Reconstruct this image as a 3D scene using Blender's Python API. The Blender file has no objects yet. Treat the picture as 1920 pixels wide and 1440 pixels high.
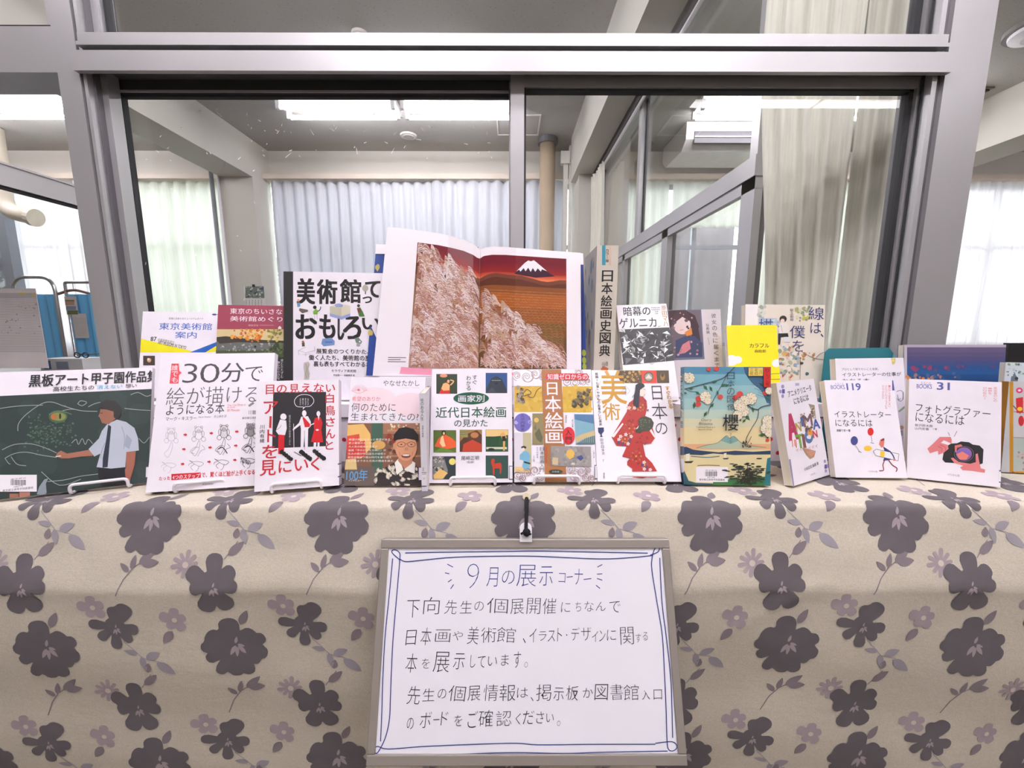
import bpy, math, random
import numpy as np
from mathutils import Matrix, Vector, geometry
from math import sin, cos, pi, radians as R
random.seed(7)
sc = bpy.context.scene
C = sc.collection

# ------------------------------------------------------------ camera, light, exposure
F = 770.0; TH = R(8.5); EYE = 1.05            # focal length in px of the 1920 wide frame, tilt down, eye height
ST, CT = sin(TH), cos(TH)
cam = bpy.data.cameras.new('camera'); camo = bpy.data.objects.new('camera', cam); C.objects.link(camo)
cam.sensor_width = 36; cam.lens = 36*F/1920; cam.clip_start = 0.02; cam.clip_end = 100
camo.location = (0, 0, EYE); camo.rotation_euler = (R(90)-TH, 0, R(-0.2))
sc.camera = camo
W_ = bpy.data.worlds.new('daylight'); sc.world = W_; W_.use_nodes = True
bgn = W_.node_tree.nodes['Background']; bgn.inputs[0].default_value = (0.90, 0.97, 1.0, 1); bgn.inputs[1].default_value = 5.8
vs = sc.view_settings; vs.view_transform = 'Standard'; vs.look = 'None'; vs.gamma = 1; vs.use_curve_mapping = False
vs.exposure = 0.03
sc.cycles.transparent_max_bounces = 40; sc.cycles.max_bounces = 14; sc.cycles.diffuse_bounces = 5; sc.cycles.caustics_reflective = False; sc.cycles.caustics_refractive = False
TUBE = 44.0                                    # radiance of the fluorescent tubes
CEIL = EYE + 2.0
Z0 = 0.757                                     # counter top height
DW = 1.10                                      # front face of the aluminium partition

# ------------------------------------------------------------ measuring helpers
def ray(px, py):
    v = (py-720)/F
    return Vector(((px-960)/F, CT - v*ST, -(ST + v*CT)))
def onY(px, py, Y):
    d = ray(px, py); k = Y/d.y; return Vector((d.x*k, Y, EYE + d.z*k))
def onZ(px, py, Z):
    d = ray(px, py); k = (Z-EYE)/d.z; return Vector((d.x*k, d.y*k, Z))
def proj(P):
    x, y, z = P[0], P[1], P[2]-EYE
    dep = y*CT - z*ST; up = y*ST + z*CT
    return (960 + F*x/dep, 720 - F*up/dep)

# ------------------------------------------------------------ materials
def lin(c):
    c = c/255.0
    return c/12.92 if c <= 0.04045 else ((c+0.055)/1.055)**2.4
MATS = {}
def mat(name, col, rough=0.6, metal=0.0, vary=0.06, scale=12.0, bump=0.0, bscale=60.0, spec=0.5, col2=None, stretch=None, coords='Object'):
    if name in MATS: return MATS[name]
    m = bpy.data.materials.new(name); m.use_nodes = True; nt = m.node_tree; N = nt.nodes; L = nt.links
    b = N['Principled BSDF']; b.inputs['Roughness'].default_value = rough; b.inputs['Metallic'].default_value = metal
    b.inputs['Specular IOR Level'].default_value = spec
    c = [lin(x) for x in col]
    tc = N.new('ShaderNodeTexCoord'); src = tc.outputs[coords]
    if stretch:
        mp = N.new('ShaderNodeMapping'); mp.inputs['Scale'].default_value = stretch; L.new(src, mp.inputs[0]); src = mp.outputs[0]
    nz = N.new('ShaderNodeTexNoise'); nz.inputs['Scale'].default_value = scale; nz.inputs['Detail'].default_value = 3; L.new(src, nz.inputs[0])
    rp = N.new('ShaderNodeValToRGB'); rp.color_ramp.elements[0].position = 0.3; rp.color_ramp.elements[1].position = 0.7
    c2 = [lin(x) for x in col2] if col2 else [min(1, x*(1+vary)) for x in c]
    rp.color_ramp.elements[0].color = (*[x*(1-vary) for x in c], 1); rp.color_ramp.elements[1].color = (*c2, 1)
    L.new(nz.outputs[0], rp.inputs[0]); L.new(rp.outputs[0], b.inputs['Base Color'])
    if bump:
        n2 = N.new('ShaderNodeTexNoise'); n2.inputs['Scale'].default_value = bscale; n2.inputs['Detail'].default_value = 4; L.new(src, n2.inputs[0])
        bp = N.new('ShaderNodeBump'); bp.inputs['Strength'].default_value = bump; bp.inputs['Distance'].default_value = 0.002
        L.new(n2.outputs[0], bp.inputs['Height']); L.new(bp.outputs[0], b.inputs['Normal'])
    MATS[name] = m; return m
def ink(col, rough=0.42):
    return mat('print_%d_%d_%d' % tuple(col), col, rough, vary=0.025, scale=30)
def emit(name, col, s):
    m = bpy.data.materials.new(name); m.use_nodes = True; N = m.node_tree.nodes; N.clear()
    e = N.new('ShaderNodeEmission'); e.inputs[0].default_value = (*col, 1); e.inputs[1].default_value = s
    o = N.new('ShaderNodeOutputMaterial'); m.node_tree.links.new(e.outputs[0], o.inputs[0]); return m
def glass_mat():
    m = bpy.data.materials.new('window_glass'); m.use_nodes = True; N = m.node_tree.nodes; L = m.node_tree.links; N.clear()
    o = N.new('ShaderNodeOutputMaterial'); mx = N.new('ShaderNodeMixShader'); lw = N.new('ShaderNodeLayerWeight'); lw.inputs[0].default_value = 0.5; pw = N.new('ShaderNodeMath'); pw.operation = 'POWER'; pw.inputs[1].default_value = 5; fr = N.new('ShaderNodeMath'); fr.operation = 'MULTIPLY_ADD'; fr.inputs[1].default_value = 0.9; fr.inputs[2].default_value = 0.04; L.new(lw.outputs['Facing'], pw.inputs[0]); L.new(pw.outputs[0], fr.inputs[0])
    t = N.new('ShaderNodeBsdfTransparent'); t.inputs[0].default_value = (0.965, 0.975, 0.97, 1)
    g = N.new('ShaderNodeBsdfGlossy'); g.inputs['Roughness'].default_value = 0.0
    tc = N.new('ShaderNodeTexCoord'); nz = N.new('ShaderNodeTexNoise'); nz.inputs['Scale'].default_value = 3
    bp = N.new('ShaderNodeBump'); bp.inputs['Strength'].default_value = 0.02; bp.inputs['Distance'].default_value = 0.002
    L.new(tc.outputs['Object'], nz.inputs[0]); L.new(nz.outputs[0], bp.inputs['Height']); L.new(bp.outputs[0], g.inputs['Normal'])
    L.new(fr.outputs[0], mx.inputs[0]); L.new(t.outputs[0], mx.inputs[1]); L.new(g.outputs[0], mx.inputs[2]); L.new(mx.outputs[0], o.inputs[0])
    return m
def sheer(name, col, tl, tr, weave=220, sy=1.0):
    """curtain cloth: diffuse + translucent + a little see-through, with a woven slub"""
    m = bpy.data.materials.new(name); m.use_nodes = True; N = m.node_tree.nodes; L = m.node_tree.links; N.clear()
    o = N.new('ShaderNodeOutputMaterial'); d = N.new('ShaderNodeBsdfDiffuse'); t = N.new('ShaderNodeBsdfTranslucent'); p = N.new('ShaderNodeBsdfTransparent')
    c = [lin(x) for x in col]
    tc = N.new('ShaderNodeTexCoord'); mp = N.new('ShaderNodeMapping'); mp.inputs['Scale'].default_value = (weave, weave, 3.0*sy)
    nz = N.new('ShaderNodeTexNoise'); nz.inputs['Scale'].default_value = 1.0; nz.inputs['Detail'].default_value = 2
    rp = N.new('ShaderNodeValToRGB'); rp.color_ramp.elements[0].position = 0.3; rp.color_ramp.elements[1].position = 0.7
    rp.color_ramp.elements[0].color = (*[x*0.86 for x in c], 1); rp.color_ramp.elements[1].color = (*c, 1)
    L.new(tc.outputs['Object'], mp.inputs[0]); L.new(mp.outputs[0], nz.inputs[0]); L.new(nz.outputs[0], rp.inputs[0])
    L.new(rp.outputs[0], d.inputs[0]); L.new(rp.outputs[0], t.inputs[0])
    m1 = N.new('ShaderNodeMixShader'); m1.inputs[0].default_value = tl; L.new(d.outputs[0], m1.inputs[1]); L.new(t.outputs[0], m1.inputs[2])
    m2 = N.new('ShaderNodeMixShader'); m2.inputs[0].default_value = tr; L.new(m1.outputs[0], m2.inputs[1]); L.new(p.outputs[0], m2.inputs[2])
    L.new(m2.outputs[0], o.inputs[0]); return m

ALU = mat('anodised_aluminium', (184, 182, 185), 0.36, 0.55, 0.05, 3.0, 0.15, 40, stretch=(1, 1, 0.15))
ALUD = mat('aluminium_shade_tone', (112, 110, 114), 0.45, 0.5, 0.05, 5.0)  # darker copy of the aluminium, shade of grooves and recesses put into its colour
ALUK = mat('dark_gasket', (38, 38, 42), 0.7, 0, 0.1)
GLASS = glass_mat()
PLAS = mat('white_plaster_wall', (205, 200, 193), 0.85, 0, 0.03, 2.5, 0.25, 90)
WOODP = mat('beige_painted_pelmet', (205, 192, 180), 0.6, 0, 0.05, 4)
WHITEP = mat('white_coated_wire', (240, 236, 244), 0.3, 0, 0.02)
PAPER = mat('page_block_paper', (222, 212, 196), 0.8, 0, 0.12, 1.0, 0.3, 8, stretch=(40, 900, 2))
BLACKP = mat('black_plastic', (24, 24, 27), 0.5, 0, 0.1)

# ------------------------------------------------------------ objects
def tag(o, label=None, cat=None, group=None, kind=None):
    if label: o['label'] = label
    if cat: o['category'] = cat
    if group: o['group'] = group
    if kind: o['kind'] = kind
    return o
def empty(name, M, label=None, cat=None, group=None, kind=None, parent=None):
    o = bpy.data.objects.new(name, None); C.objects.link(o); o.empty_display_size = 0.05
    if not isinstance(M, Matrix): M = Matrix.Translation(M)
    if parent: o.parent = parent
    o.matrix_local = M
    return tag(o, label, cat, group, kind)
class MB:
    def __init__(s): s.v = []; s.f = []; s.m = []; s.mats = []
    def mi(s, m):
        if m not in s.mats: s.mats.append(m)
        return s.mats.index(m)
    def add(s, vs_, fs, m):
        k = len(s.v); s.v += [tuple(p) for p in vs_]; i = s.mi(m)
        for f in fs: s.f.append(tuple(k+a for a in f)); s.m.append(i)
    def box(s, x0, y0, z0, x1, y1, z1, m, M=None):
        vs_ = [Vector((x, y, z)) for z in (z0, z1) for y in (y0, y1) for x in (x0, x1)]
        if M: vs_ = [M @ p for p in vs_]
        s.add(vs_, [(0, 2, 3, 1), (4, 5, 7, 6), (0, 1, 5, 4), (2, 6, 7, 3), (0, 4, 6, 2), (1, 3, 7, 5)], m)
    def prism(s, pts, y0, y1, m, M=None):
        """outline in (x,z), extruded along y"""
        n = len(pts)
        vs_ = [Vector((x, y0, z)) for x, z in pts] + [Vector((x, y1, z)) for x, z in pts]
        if M: vs_ = [M @ p for p in vs_]
        s.add(vs_, [tuple(range(n)), tuple(range(2*n-1, n-1, -1))] + [(i, i+n, (i+1) % n+n, (i+1) % n) for i in range(n)], m)
    def tube(s, pts, r, m, n=8, cap=True):
        pts = [Vector(p) for p in pts]; rings = []
        up = Vector((0.13, 0.31, 0.94)).normalized()
        for i, p in enumerate(pts):
            t = (pts[min(i+1, len(pts)-1)] - pts[max(i-1, 0)]).normalized()
            a = t.cross(up)
            if a.length < 1e-3: a = t.cross(Vector((1, 0, 0)))
            a.normalize(); b = t.cross(a)
            rr = r[i] if isinstance(r, (list, tuple)) else r
            rings.append([p + (a*cos(2*pi*k/n)+b*sin(2*pi*k/n))*rr for k in range(n)])
        vs_ = [q for g in rings for q in g]
        fs = [(i*n+k, i*n+(k+1) % n, (i+1)*n+(k+1) % n, (i+1)*n+k) for i in range(len(pts)-1) for k in range(n)]
        if cap: fs += [tuple(range(n)), tuple(range((len(pts)-1)*n, len(pts)*n))]
        s.add(vs_, fs, m)
    def grid(s, fn, nu, nv, m):
        vs_ = [fn(i/nu, j/nv) for j in range(nv+1) for i in range(nu+1)]
        s.add(vs_, [(j*(nu+1)+i, j*(nu+1)+i+1, (j+1)*(nu+1)+i+1, (j+1)*(nu+1)+i) for j in range(nv) for i in range(nu)], m)
    def build(s, name, parent=None, smooth=False, **kw):
        me = bpy.data.meshes.new(name); me.from_pydata(s.v, [], s.f)
        for m in s.mats: me.materials.append(m)
        me.polygons.foreach_set('material_index', s.m)
        if smooth: me.polygons.foreach_set('use_smooth', [True]*len(s.f))
        me.update()
        o = bpy.data.objects.new(name, me); C.objects.link(o)
        if parent: o.parent = parent
        return tag(o, **kw)
def box(name, a, b, m, parent=None, bevel=0, **kw):
    k = MB(); k.box(*a, *b, m); o = k.build(name, parent, **kw)
    if bevel:
        md = o.modifiers.new('bevel', 'BEVEL'); md.width = bevel; md.segments = 2
    return o
def soft(pts, rad, n=5):
    """round the corners of a polyline"""
    pts = [Vector(p) for p in pts]; out = [pts[0]]
    for i in range(1, len(pts)-1):
        a, b, c = pts[i-1], pts[i], pts[i+1]
        d1 = (a-b); d2 = (c-b); r = min(rad, d1.length*0.45, d2.length*0.45)
        p, q = b+d1.normalized()*r, b+d2.normalized()*r
        for k in range(n+1):
            t = k/n; out.append(p*(1-t)**2 + b*2*t*(1-t) + q*t*t)
    out.append(pts[-1]); return out

# ------------------------------------------------------------ flat print: shapes and lettering
GL = {}
def glyphs(text):
    if text in GL: return GL[text]
    cu = bpy.data.curves.new('lettering', 'FONT'); cu.body = text; cu.size = 1; cu.resolution_u = 3
    ob = bpy.data.objects.new('lettering', cu); C.objects.link(ob)
    bpy.context.view_layer.update()
    me = bpy.data.meshes.new_from_object(ob)
    me.calc_loop_triangles()
    V = np.array([v.co[:2] for v in me.vertices]) if len(me.vertices) else np.zeros((0, 2))
    T = [tuple(t.vertices) for t in me.loop_triangles]
    # open outline loops, for bold: boundary edges
    bpy.data.objects.remove(ob); bpy.data.meshes.remove(me); bpy.data.curves.remove(cu)
    GL[text] = (V, T); return GL[text]
GB = {}
def glyphs_bold(text, off):
    key = (text, off)
    if key in GB: return GB[key]
    cu = bpy.data.curves.new('lettering', 'FONT'); cu.body = text; cu.size = 1; cu.resolution_u = 3; cu.offset = off
    ob = bpy.data.objects.new('lettering', cu); C.objects.link(ob); bpy.context.view_layer.update()
    me = bpy.data.meshes.new_from_object(ob); me.calc_loop_triangles()
    V = np.array([v.co[:2] for v in me.vertices]); T = [tuple(t.vertices) for t in me.loop_triangles]
    bpy.data.objects.remove(ob); bpy.data.meshes.remove(me); bpy.data.curves.remove(cu)
    GB[key] = (V, T); return GB[key]
def clip_poly(P, x0, x1, z0, z1):
    for ax, lim, sg in ((0, x0, 1), (0, x1, -1), (1, z0, 1), (1, z1, -1)):
        out = []
        for i in range(len(P)):
            a, b = P[i-1], P[i]
            ia = (a[ax]-lim)*sg >= 0; ib = (b[ax]-lim)*sg >= 0
            if ia != ib:
                t = (lim-a[ax])/(b[ax]-a[ax]); out.append((a[0]+(b[0]-a[0])*t, a[1]+(b[1]-a[1])*t))
            if ib: out.append(b)
        P = out
        if len(P) < 3: return []
    return P
class Art:
    """prints on a flat face. M: local frame of the face (x right, z up, -y towards the viewer);
    crop=(ox,oy,s): the coordinates are read off an enlarged piece of the photograph"""
    def __init__(s, mb, MW, W, H, crop, ML=None):
        s.mb = mb; s.inv = MW.inverted(); s.W = W; s.H = H; s.c = crop; s.k = 0; s.ML = ML or Matrix()
        s.o = s.inv @ Vector((0, 0, EYE)); s.rot = s.inv.to_3x3()
    def uv(s, x, y):
        px, py = s.c[0]+x/s.c[2], s.c[1]+y/s.c[2]
        d = s.rot @ ray(px, py); t = -s.o.y/d.y
        return (s.o.x+d.x*t, s.o.z+d.z*t)
    def put(s, tris, V, m):
        s.k += 1; off = -(0.00006+0.000005*s.k)
        for t in tris:
            P = [tuple(V[i]) for i in t]
            if all(0 <= p[0] <= s.W and 0 <= p[1] <= s.H for p in P): Q = P
            else: Q = clip_poly(P, 0, s.W, 0, s.H)
            if len(Q) >= 3: s.mb.add([s.ML @ Vector((q[0], off, q[1])) for q in Q], [tuple(range(len(Q)))], m)
    def lp(s, L, m):
        if isinstance(m, tuple): m = ink(m)
        T = geometry.tessellate_polygon([[Vector((a, b, 0)) for a, b in L]])
        s.put(T, L, m)
    def p(s, pts, m): s.lp([s.uv(*q) for q in pts], m)
    def r(s, x0, y0, x1, y1, m): s.p([(x0, y0), (x1, y0), (x1, y1), (x0, y1)], m)
    def e(s, cx, cy, rx, ry, m, n=22, a0=0, a1=2*pi):
        s.p([(cx+rx*cos(a0+(a1-a0)*i/n), cy+ry*sin(a0+(a1-a0)*i/n)) for i in range(n)], m)
    def l(s, pts, w, m, closed=False):
        if isinstance(m, tuple): m = ink(m)
        if len(pts) > 2:
            q = []
            P = [Vector(a) for a in pts]
            for i in range(len(P)-1):
                a, b, c, d = P[max(i-1, 0)], P[i], P[i+1], P[min(i+2, len(P)-1)]
                for k in range(4):
                    t = k/4; q.append(0.5*((2*b)+(c-a)*t+(2*a-5*b+4*c-d)*t*t+(3*b-a-3*c+d)*t**3))
            q.append(P[-1]); pts = [(a.x, a.y) for a in q]
        V = []; T = []
        for i, (x, y) in enumerate(pts):
            x0, y0 = pts[max(i-1, 0)]; x1, y1 = pts[min(i+1, len(pts)-1)]
            L = math.hypot(x1-x0, y1-y0) or 1; nx, ny = -(y1-y0)/L*w/2, (x1-x0)/L*w/2
            V += [s.uv(x+nx, y+ny), s.uv(x-nx, y-ny)]
            if i: j = 2*i; T += [(j-2, j-1, j+1), (j-2, j+1, j)]
        s.put(T, V, m)
    def t(s, text, x0, y0, x1, y1, m, b=0.0, rot=0.0, sh=0.0):
        if isinstance(m, tuple): m = ink(m)
        V, T = glyphs_bold(text, b) if b < 0 else glyphs(text)
        if len(V) == 0: return
        mn, mx = V.min(0), V.max(0)
        cx, cy = (x0+x1)/2, (y0+y1)/2
        A = s.uv(x0, cy); B = s.uv(x1, cy); Cc = s.uv(cx, y0); D = s.uv(cx, y1)
        w = B[0]-A[0]; h = Cc[1]-D[1]; ox, oz = (A[0]+B[0])/2, (Cc[1]+D[1])/2
        sp = mx-mn; sp[sp < 1e-6] = 1
        U = (V-(mn+mx)/2)/sp; P = np.empty_like(U)
        X = U[:, 0]*w + U[:, 1]*h*sh; Z = U[:, 1]*h
        P[:, 0] = ox + X*cos(rot)-Z*sin(rot); P[:, 1] = oz + X*sin(rot)+Z*cos(rot)
        if b > 0:
            h1 = (mx-mn)[1] or 1; e = b*.8*h/max(h1, .5)
            for dx, dz in ((-1, -.6), (1, -.6), (-1, .6), (1, .6), (0, 0)): s.put(T, P+np.array([dx*e, dz*e]), m)
        else: s.put(T, P, m)
    def v(s, text, x0, y0, x1, y1, m, b=0.0):
        n = len(text); h = (y1-y0)/n
        for i, ch in enumerate(text):
            if ch == ' ': continue
            a, bb = y0+i*h+h*0.06, y0+(i+1)*h-h*0.06
            xa = x0; xb = x1
            if not isinstance(x0, (int, float)): xa = x0[0]+(x0[1]-x0[0])*(i+.5)/n; xb = x1[0]+(x1[1]-x1[0])*(i+.5)/n
            if ch in '、。': s.t(ch, xb-(xb-xa)*.35, a, xb, a+(bb-a)*.35, m, b)
            elif ch in '・': s.t(ch, xa+(xb-xa)*.38, a+h*.3, xb-(xb-xa)*.38, bb-h*.3, m, b)
            elif ch in 'ー': s.r((xa+xb)/2-(xb-xa)*.06, a, (xa+xb)/2+(xb-xa)*.06, bb, m)
            elif ch in '一ニ二': s.t(ch, xa, a+h*.3, xb, bb-h*.2, m, b)
            elif ch in 'ゃゅょっァィゥェォャュョッぃ': s.t(ch, xa+(xb-xa)*.25, a, xb, bb-h*.2, m, b)
            else: s.t(ch, xa, a, xb, bb, m, b)
    def blob(s, cx, cy, r, m, n=9, j=0.35):
        s.p([(cx+r*(1-j*random.random())*cos(2*pi*i/n), cy+r*(1-j*random.random())*sin(2*pi*i/n)) for i in range(n)], m)
    def scat(s, x0, y0, x1, y1, cols, n, r0, r1):
        for _ in range(n): s.blob(random.uniform(x0, x1), random.uniform(y0, y1), random.uniform(r0, r1), random.choice(cols), 7)
    def flower(s, cx, cy, r, m, m2=None, n=5, a=0.0):
        s.p([(cx+r*(0.55+0.45*abs(cos(n*(t-a)/2)))*cos(t), cy+r*(0.55+0.45*abs(cos(n*(t-a)/2)))*sin(t)) for t in [2*pi*i/(n*8) for i in range(n*8)]], m)
        if m2: s.e(cx, cy, r*.22, r*.22, m2, 8)
# ------------------------------------------------------------ room shell
YB = 5.20                                       # back wall with the curtained windows
XL, XR, YR = -7.0, 7.2, -3.6
def ceil_mat():
    m = mat('acoustic_ceiling_board', (176, 174, 170), 0.9, 0, 0.03, 1.2)
    nt = m.node_tree; N = nt.nodes; L = nt.links; b = N['Principled BSDF']
    tc = N.new('ShaderNodeTexCoord'); mp = N.new('ShaderNodeMapping'); mp.inputs['Scale'].default_value = (60, 170, 60)
    nz = N.new('ShaderNodeTexNoise'); nz.inputs['Scale'].default_value = 1; nz.inputs['Detail'].default_value = 1
    rp = N.new('ShaderNodeValToRGB'); rp.color_ramp.elements[0].position = 0.27; rp.color_ramp.elements[1].position = 0.33
    rp.color_ramp.elements[0].color = (0.35, 0.34, 0.33, 1); rp.color_ramp.elements[1].color = (1, 1, 1, 1)
    mx = N.new('ShaderNodeMixRGB'); mx.blend_type = 'MULTIPLY'; mx.inputs[0].default_value = 0.8
    old = b.inputs['Base Color'].links[0].from_socket
    L.new(tc.outputs['Object'], mp.inputs[0]); L.new(mp.outputs[0], nz.inputs[0]); L.new(nz.outputs[0], rp.inputs[0])
    L.new(old, mx.inputs[1]); L.new(rp.outputs[0], mx.inputs[2]); L.new(mx.outputs[0], b.inputs['Base Color']); return m
ST_ = dict(kind='structure')
CEILM = ceil_mat()
box('ceiling', (XL, YR, CEIL), (XR, YB+.2, CEIL+.1), CEILM, **ST_)
FLOORM = mat('vinyl_floor', (120, 112, 100), 0.4, 0, 0.08, 3)
box('floor', (XL, YR, -0.1), (XR, YB+.2, 0), FLOORM, **ST_)
box('wall_left', (XL-.1, YR, 0), (XL, YB+.2, CEIL), PLAS, **ST_)
box('wall_right', (XR, YR, 0), (XR+.1, YB+.2, CEIL), PLAS, **ST_)
box('wall_rear', (XL, YR-.1, 0), (XR, YR, CEIL), PLAS, **ST_)
# back wall: low wall, lintel band, piers between the windows
HB = EYE + 1.655                                # underside of the lintel band (top of the curtains)
k = MB()
k.box(XL, YB, 0, XR, YB+.2, 0.75, PLAS); k.box(XL, YB, HB, XR, YB+.2, CEIL, PLAS)
PIERS = [(-3.26, -2.86), (1.02, 1.32), (4.15, 4.75)]
k.build('wall_back', **ST_)
for a, b in PIERS: box('wall_pier', (a, YB-.35, 0), (b, YB, CEIL), PLAS, **ST_)
SPANS = [(XL, -3.26), (-2.86, 1.02), (1.32, 4.15), (4.75, XR)]
FR = mat('steel_window_frame', (150, 152, 160), 0.5, 0.3)
for i, (a, b) in enumerate(SPANS):
    w = empty('window_%d' % (i+2), (0, 0, 0), kind='structure')
    k = MB(); n = max(2, round((b-a)/1.0))
    for j in range(n+1):
        x = a+(b-a)*j/n; k.box(max(a, x-.025), YB+.07, .75, min(b, x+.025), YB+.12, HB, FR)
    for z in (.75, 1.95, HB-.05): k.box(a, YB+.075, z, b, YB+.115, z+.05, FR)
    k.build('window_frame', w)
    g = MB(); g.box(a, YB+.092, .75, b, YB+.098, HB, GLASS); g.build('pane', w)
    box('pelmet', (a, YB-.16, HB-.012), (b, YB-.001, HB+.045), WOODP, w)
# concrete beams running front to back, under the ceiling
BEAMM = mat('painted_concrete_beam', (205, 202, 194), 0.85, 0, 0.04, 2, 0.25, 60)
for a, b, y0, y1, z in ((-3.22, -2.86, DW+.08, YB-.35, EYE+1.60), (.67, .86, DW+.08, YB-.35, EYE+1.54), (4.3, 4.7, -3.5, YB-.35, EYE+1.56)):
    box('ceiling_beam', (a, y0, z), (b, y1, CEIL), BEAMM, **ST_)
# right hand pier of the middle room and the pipe, trunking
box('wall_pier', (.72, YB-.62, 0), (1.02, YB-.02, CEIL), PLAS, **ST_)
# outdoors: a concrete wall close behind the side windows, shrubs
OUTW = mat('rough_outdoor_concrete', (150, 138, 144), 0.95, 0, 0.08, 3, 0.6, 20)
box('exterior_wall', (2.40, YB+1.3, -0.3), (3.40, YB+1.6, 2.62), OUTW, **ST_)
box('exterior_ground', (-14, YB+.2, -0.35), (14, YB+12, -0.3), mat('outdoor_paving', (190, 192, 186), 0.9), **ST_)
HEDG = mat('hedge_leaves', (150, 160, 128), 0.8, 0, 0.4, 6, col2=(196, 204, 172))
for x, y, r_, h in ((-6.9, 8.2, .8, 1.8), (-4.9, 8.6, .9, 2.7), (-3.0, 8.4, .7, 1.9), (5.4, 8.4, .7, 2.9), (7.2, 8.2, .7, 3.2)):
    t = empty('shrub', (x, y, -.3), 'round green shrub outside behind the %s' % {-6.9: 'curtain at the far left', -4.9: 'sheer curtain left of the pier', -3.0: 'pier with the calendar', 5.4: 'bright curtain at the far right', 7.2: 'window corner at the far right'}[x], 'shrub', 'shrubs outside the windows')
    k = MB(); k.tube([(0, 0, 0), (.03, 0, h*.5)], .04, mat('shrub_bark', (95, 80, 66), 0.9)); k.build('trunk', t)
    k = MB()
    for _ in range(900):
        a, b_ = random.uniform(0, 2*pi), random.uniform(-.9, 1); q = math.sqrt(1-b_*b_)*r_*random.uniform(.6, 1)
        p = Vector((q*cos(a), q*sin(a), h*.55+b_*h*.42)); u = Vector([random.uniform(-1, 1) for _ in range(3)]).normalized()*.07; w2 = u.orthogonal()*.6
        k.add([p-u, p+w2, p+u, p-w2], [(0, 1, 2, 3)], HEDG)
    k.build('foliage', t, kind='stuff')

# ------------------------------------------------------------ aluminium partition between library and room (window_1)
w1 = empty('window_1', (0, 0, 0), kind='structure')
def ez(z): return EYE+z
y = DW
k = MB()                                         # left post
k.box(-1.098, y, 0, -1.045, y+.12, CEIL, ALU); k.box(-1.045, y+.012, 0, -1.041, y+.12, CEIL, ALUK); k.box(-1.041, y+.004, 0, -1.033, y+.07, CEIL, ALU)
k.box(-1.033, y+.02, 0, -1.028, y+.07, CEIL, ALUD); k.box(-1.028, y+.035, 0, -1.013, y+.07, CEIL, ALU)
k.build('post', w1)
k = MB()                                         # right post
k.box(1.062, y, 0, 1.166, y+.12, CEIL, ALU); k.box(1.050, y+.012, 0, 1.062, y+.03, CEIL, ALUD); k.box(1.038, y+.006, 0, 1.050, y+.03, CEIL, ALU)
k.box(1.034, y+.026, 0, 1.038, y+.03, CEIL, ALUK); k.box(1.056, y+.03, 0, 1.066, y+.12, CEIL, ALUD)
k.build('post', w1)
ALUG = mat('aluminium_deep_shade', (84, 80, 80), 0.6, 0.2); RAILK = mat('aluminium_rail_shade', (62, 60, 62), 0.6, 0.2)  # aluminium with the shadow in the groove and on the rail painted in
k = MB()                                         # transom: lip, groove, face, head channel
k.box(-1.033, y-.006, ez(.662), 1.052, y+.05, ez(.684), ALU); k.box(-1.033, y-.012, ez(.6535), 1.052, y+.05, ez(.662), ALU)
k.box(-1.03, y+.018, ez(.641), 1.045, y+.11, ez(.6535), ALUG); k.box(-1.045, y-.014, ez(.597), 1.062, y+.0, ez(.641), ALU); k.box(-1.03, y, ez(.614), 1.045, y+.034, ez(.641), ALUK)  # black strip behind the face stands in for the shade beneath the transom
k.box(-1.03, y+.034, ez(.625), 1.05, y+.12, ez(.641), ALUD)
k.build('transom', w1)
k = MB()                                         # upper light jambs and head
k.box(-1.045, y+.04, ez(.684), -1.010, y+.08, CEIL, ALU); k.box(-1.010, y+.05, ez(.684), -1.003, y+.07, CEIL, ALUK)
k.box(1.030, y+.04, ez(.684), 1.062, y+.08, CEIL, ALU); k.box(1.014, y+.05, ez(.684), 1.030, y+.07, CEIL, ALUK)
k.box(-1.045, y+.04, CEIL-.05, 1.062, y+.08, CEIL, ALU); k.build('top_light_frame', w1)
k = MB(); k.box(-1.004, y+.057, ez(.684), 1.016, y+.062, CEIL-.05, GLASS); k.build('pane', w1)
SILL = 0.80
k = MB(); k.box(-1.03, y-.02, SILL, 1.05, y+.12, SILL+.05, ALU); k.build('sill', w1)
# left sash (rear track)
s = empty('sash', (0, 0, 0), parent=w1)
k = MB(); ya, yb = y+.075, y+.105
k.box(-1.049, ya, SILL+.05, -1.031, yb, ez(.62), ALU); k.box(-1.031, ya+.004, SILL+.1, -1.019, yb-.008, ez(.60), ALUK)
k.box(-.004, ya, SILL+.05, .028, yb, ez(.62), ALU)
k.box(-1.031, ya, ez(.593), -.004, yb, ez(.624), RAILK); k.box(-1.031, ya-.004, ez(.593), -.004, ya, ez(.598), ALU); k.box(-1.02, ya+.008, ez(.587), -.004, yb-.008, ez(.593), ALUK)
k.box(-1.031, ya, SILL+.05, -.004, yb, SILL+.1, ALU); k.build('stile', s)
k = MB(); k.box(-1.02, ya+.012, SILL+.1, -.002, ya+.017, ez(.589), GLASS); k.build('pane', s)
k = MB(); FLK = mat('dried_paint_fleck', (246, 244, 242), .8); rf_ = random.Random(12)
spots = [(410, 204), (414, 214), (469, 235), (380, 208), (344, 240), (490, 227), (467, 214), (500, 246), (525, 248), (549, 249), (588, 248), (630, 235), (686, 246), (700, 240), (808, 237), (793, 240), (890, 236), (916, 249), (668, 276), (672, 283), (565, 293), (740, 282), (762, 275), (876, 270), (900, 286), (920, 284), (476, 265), (453, 297), (480, 320), (306, 256), (320, 278), (398, 287), (392, 288), (420, 390), (425, 500), (455, 470), (462, 560)]
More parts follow.
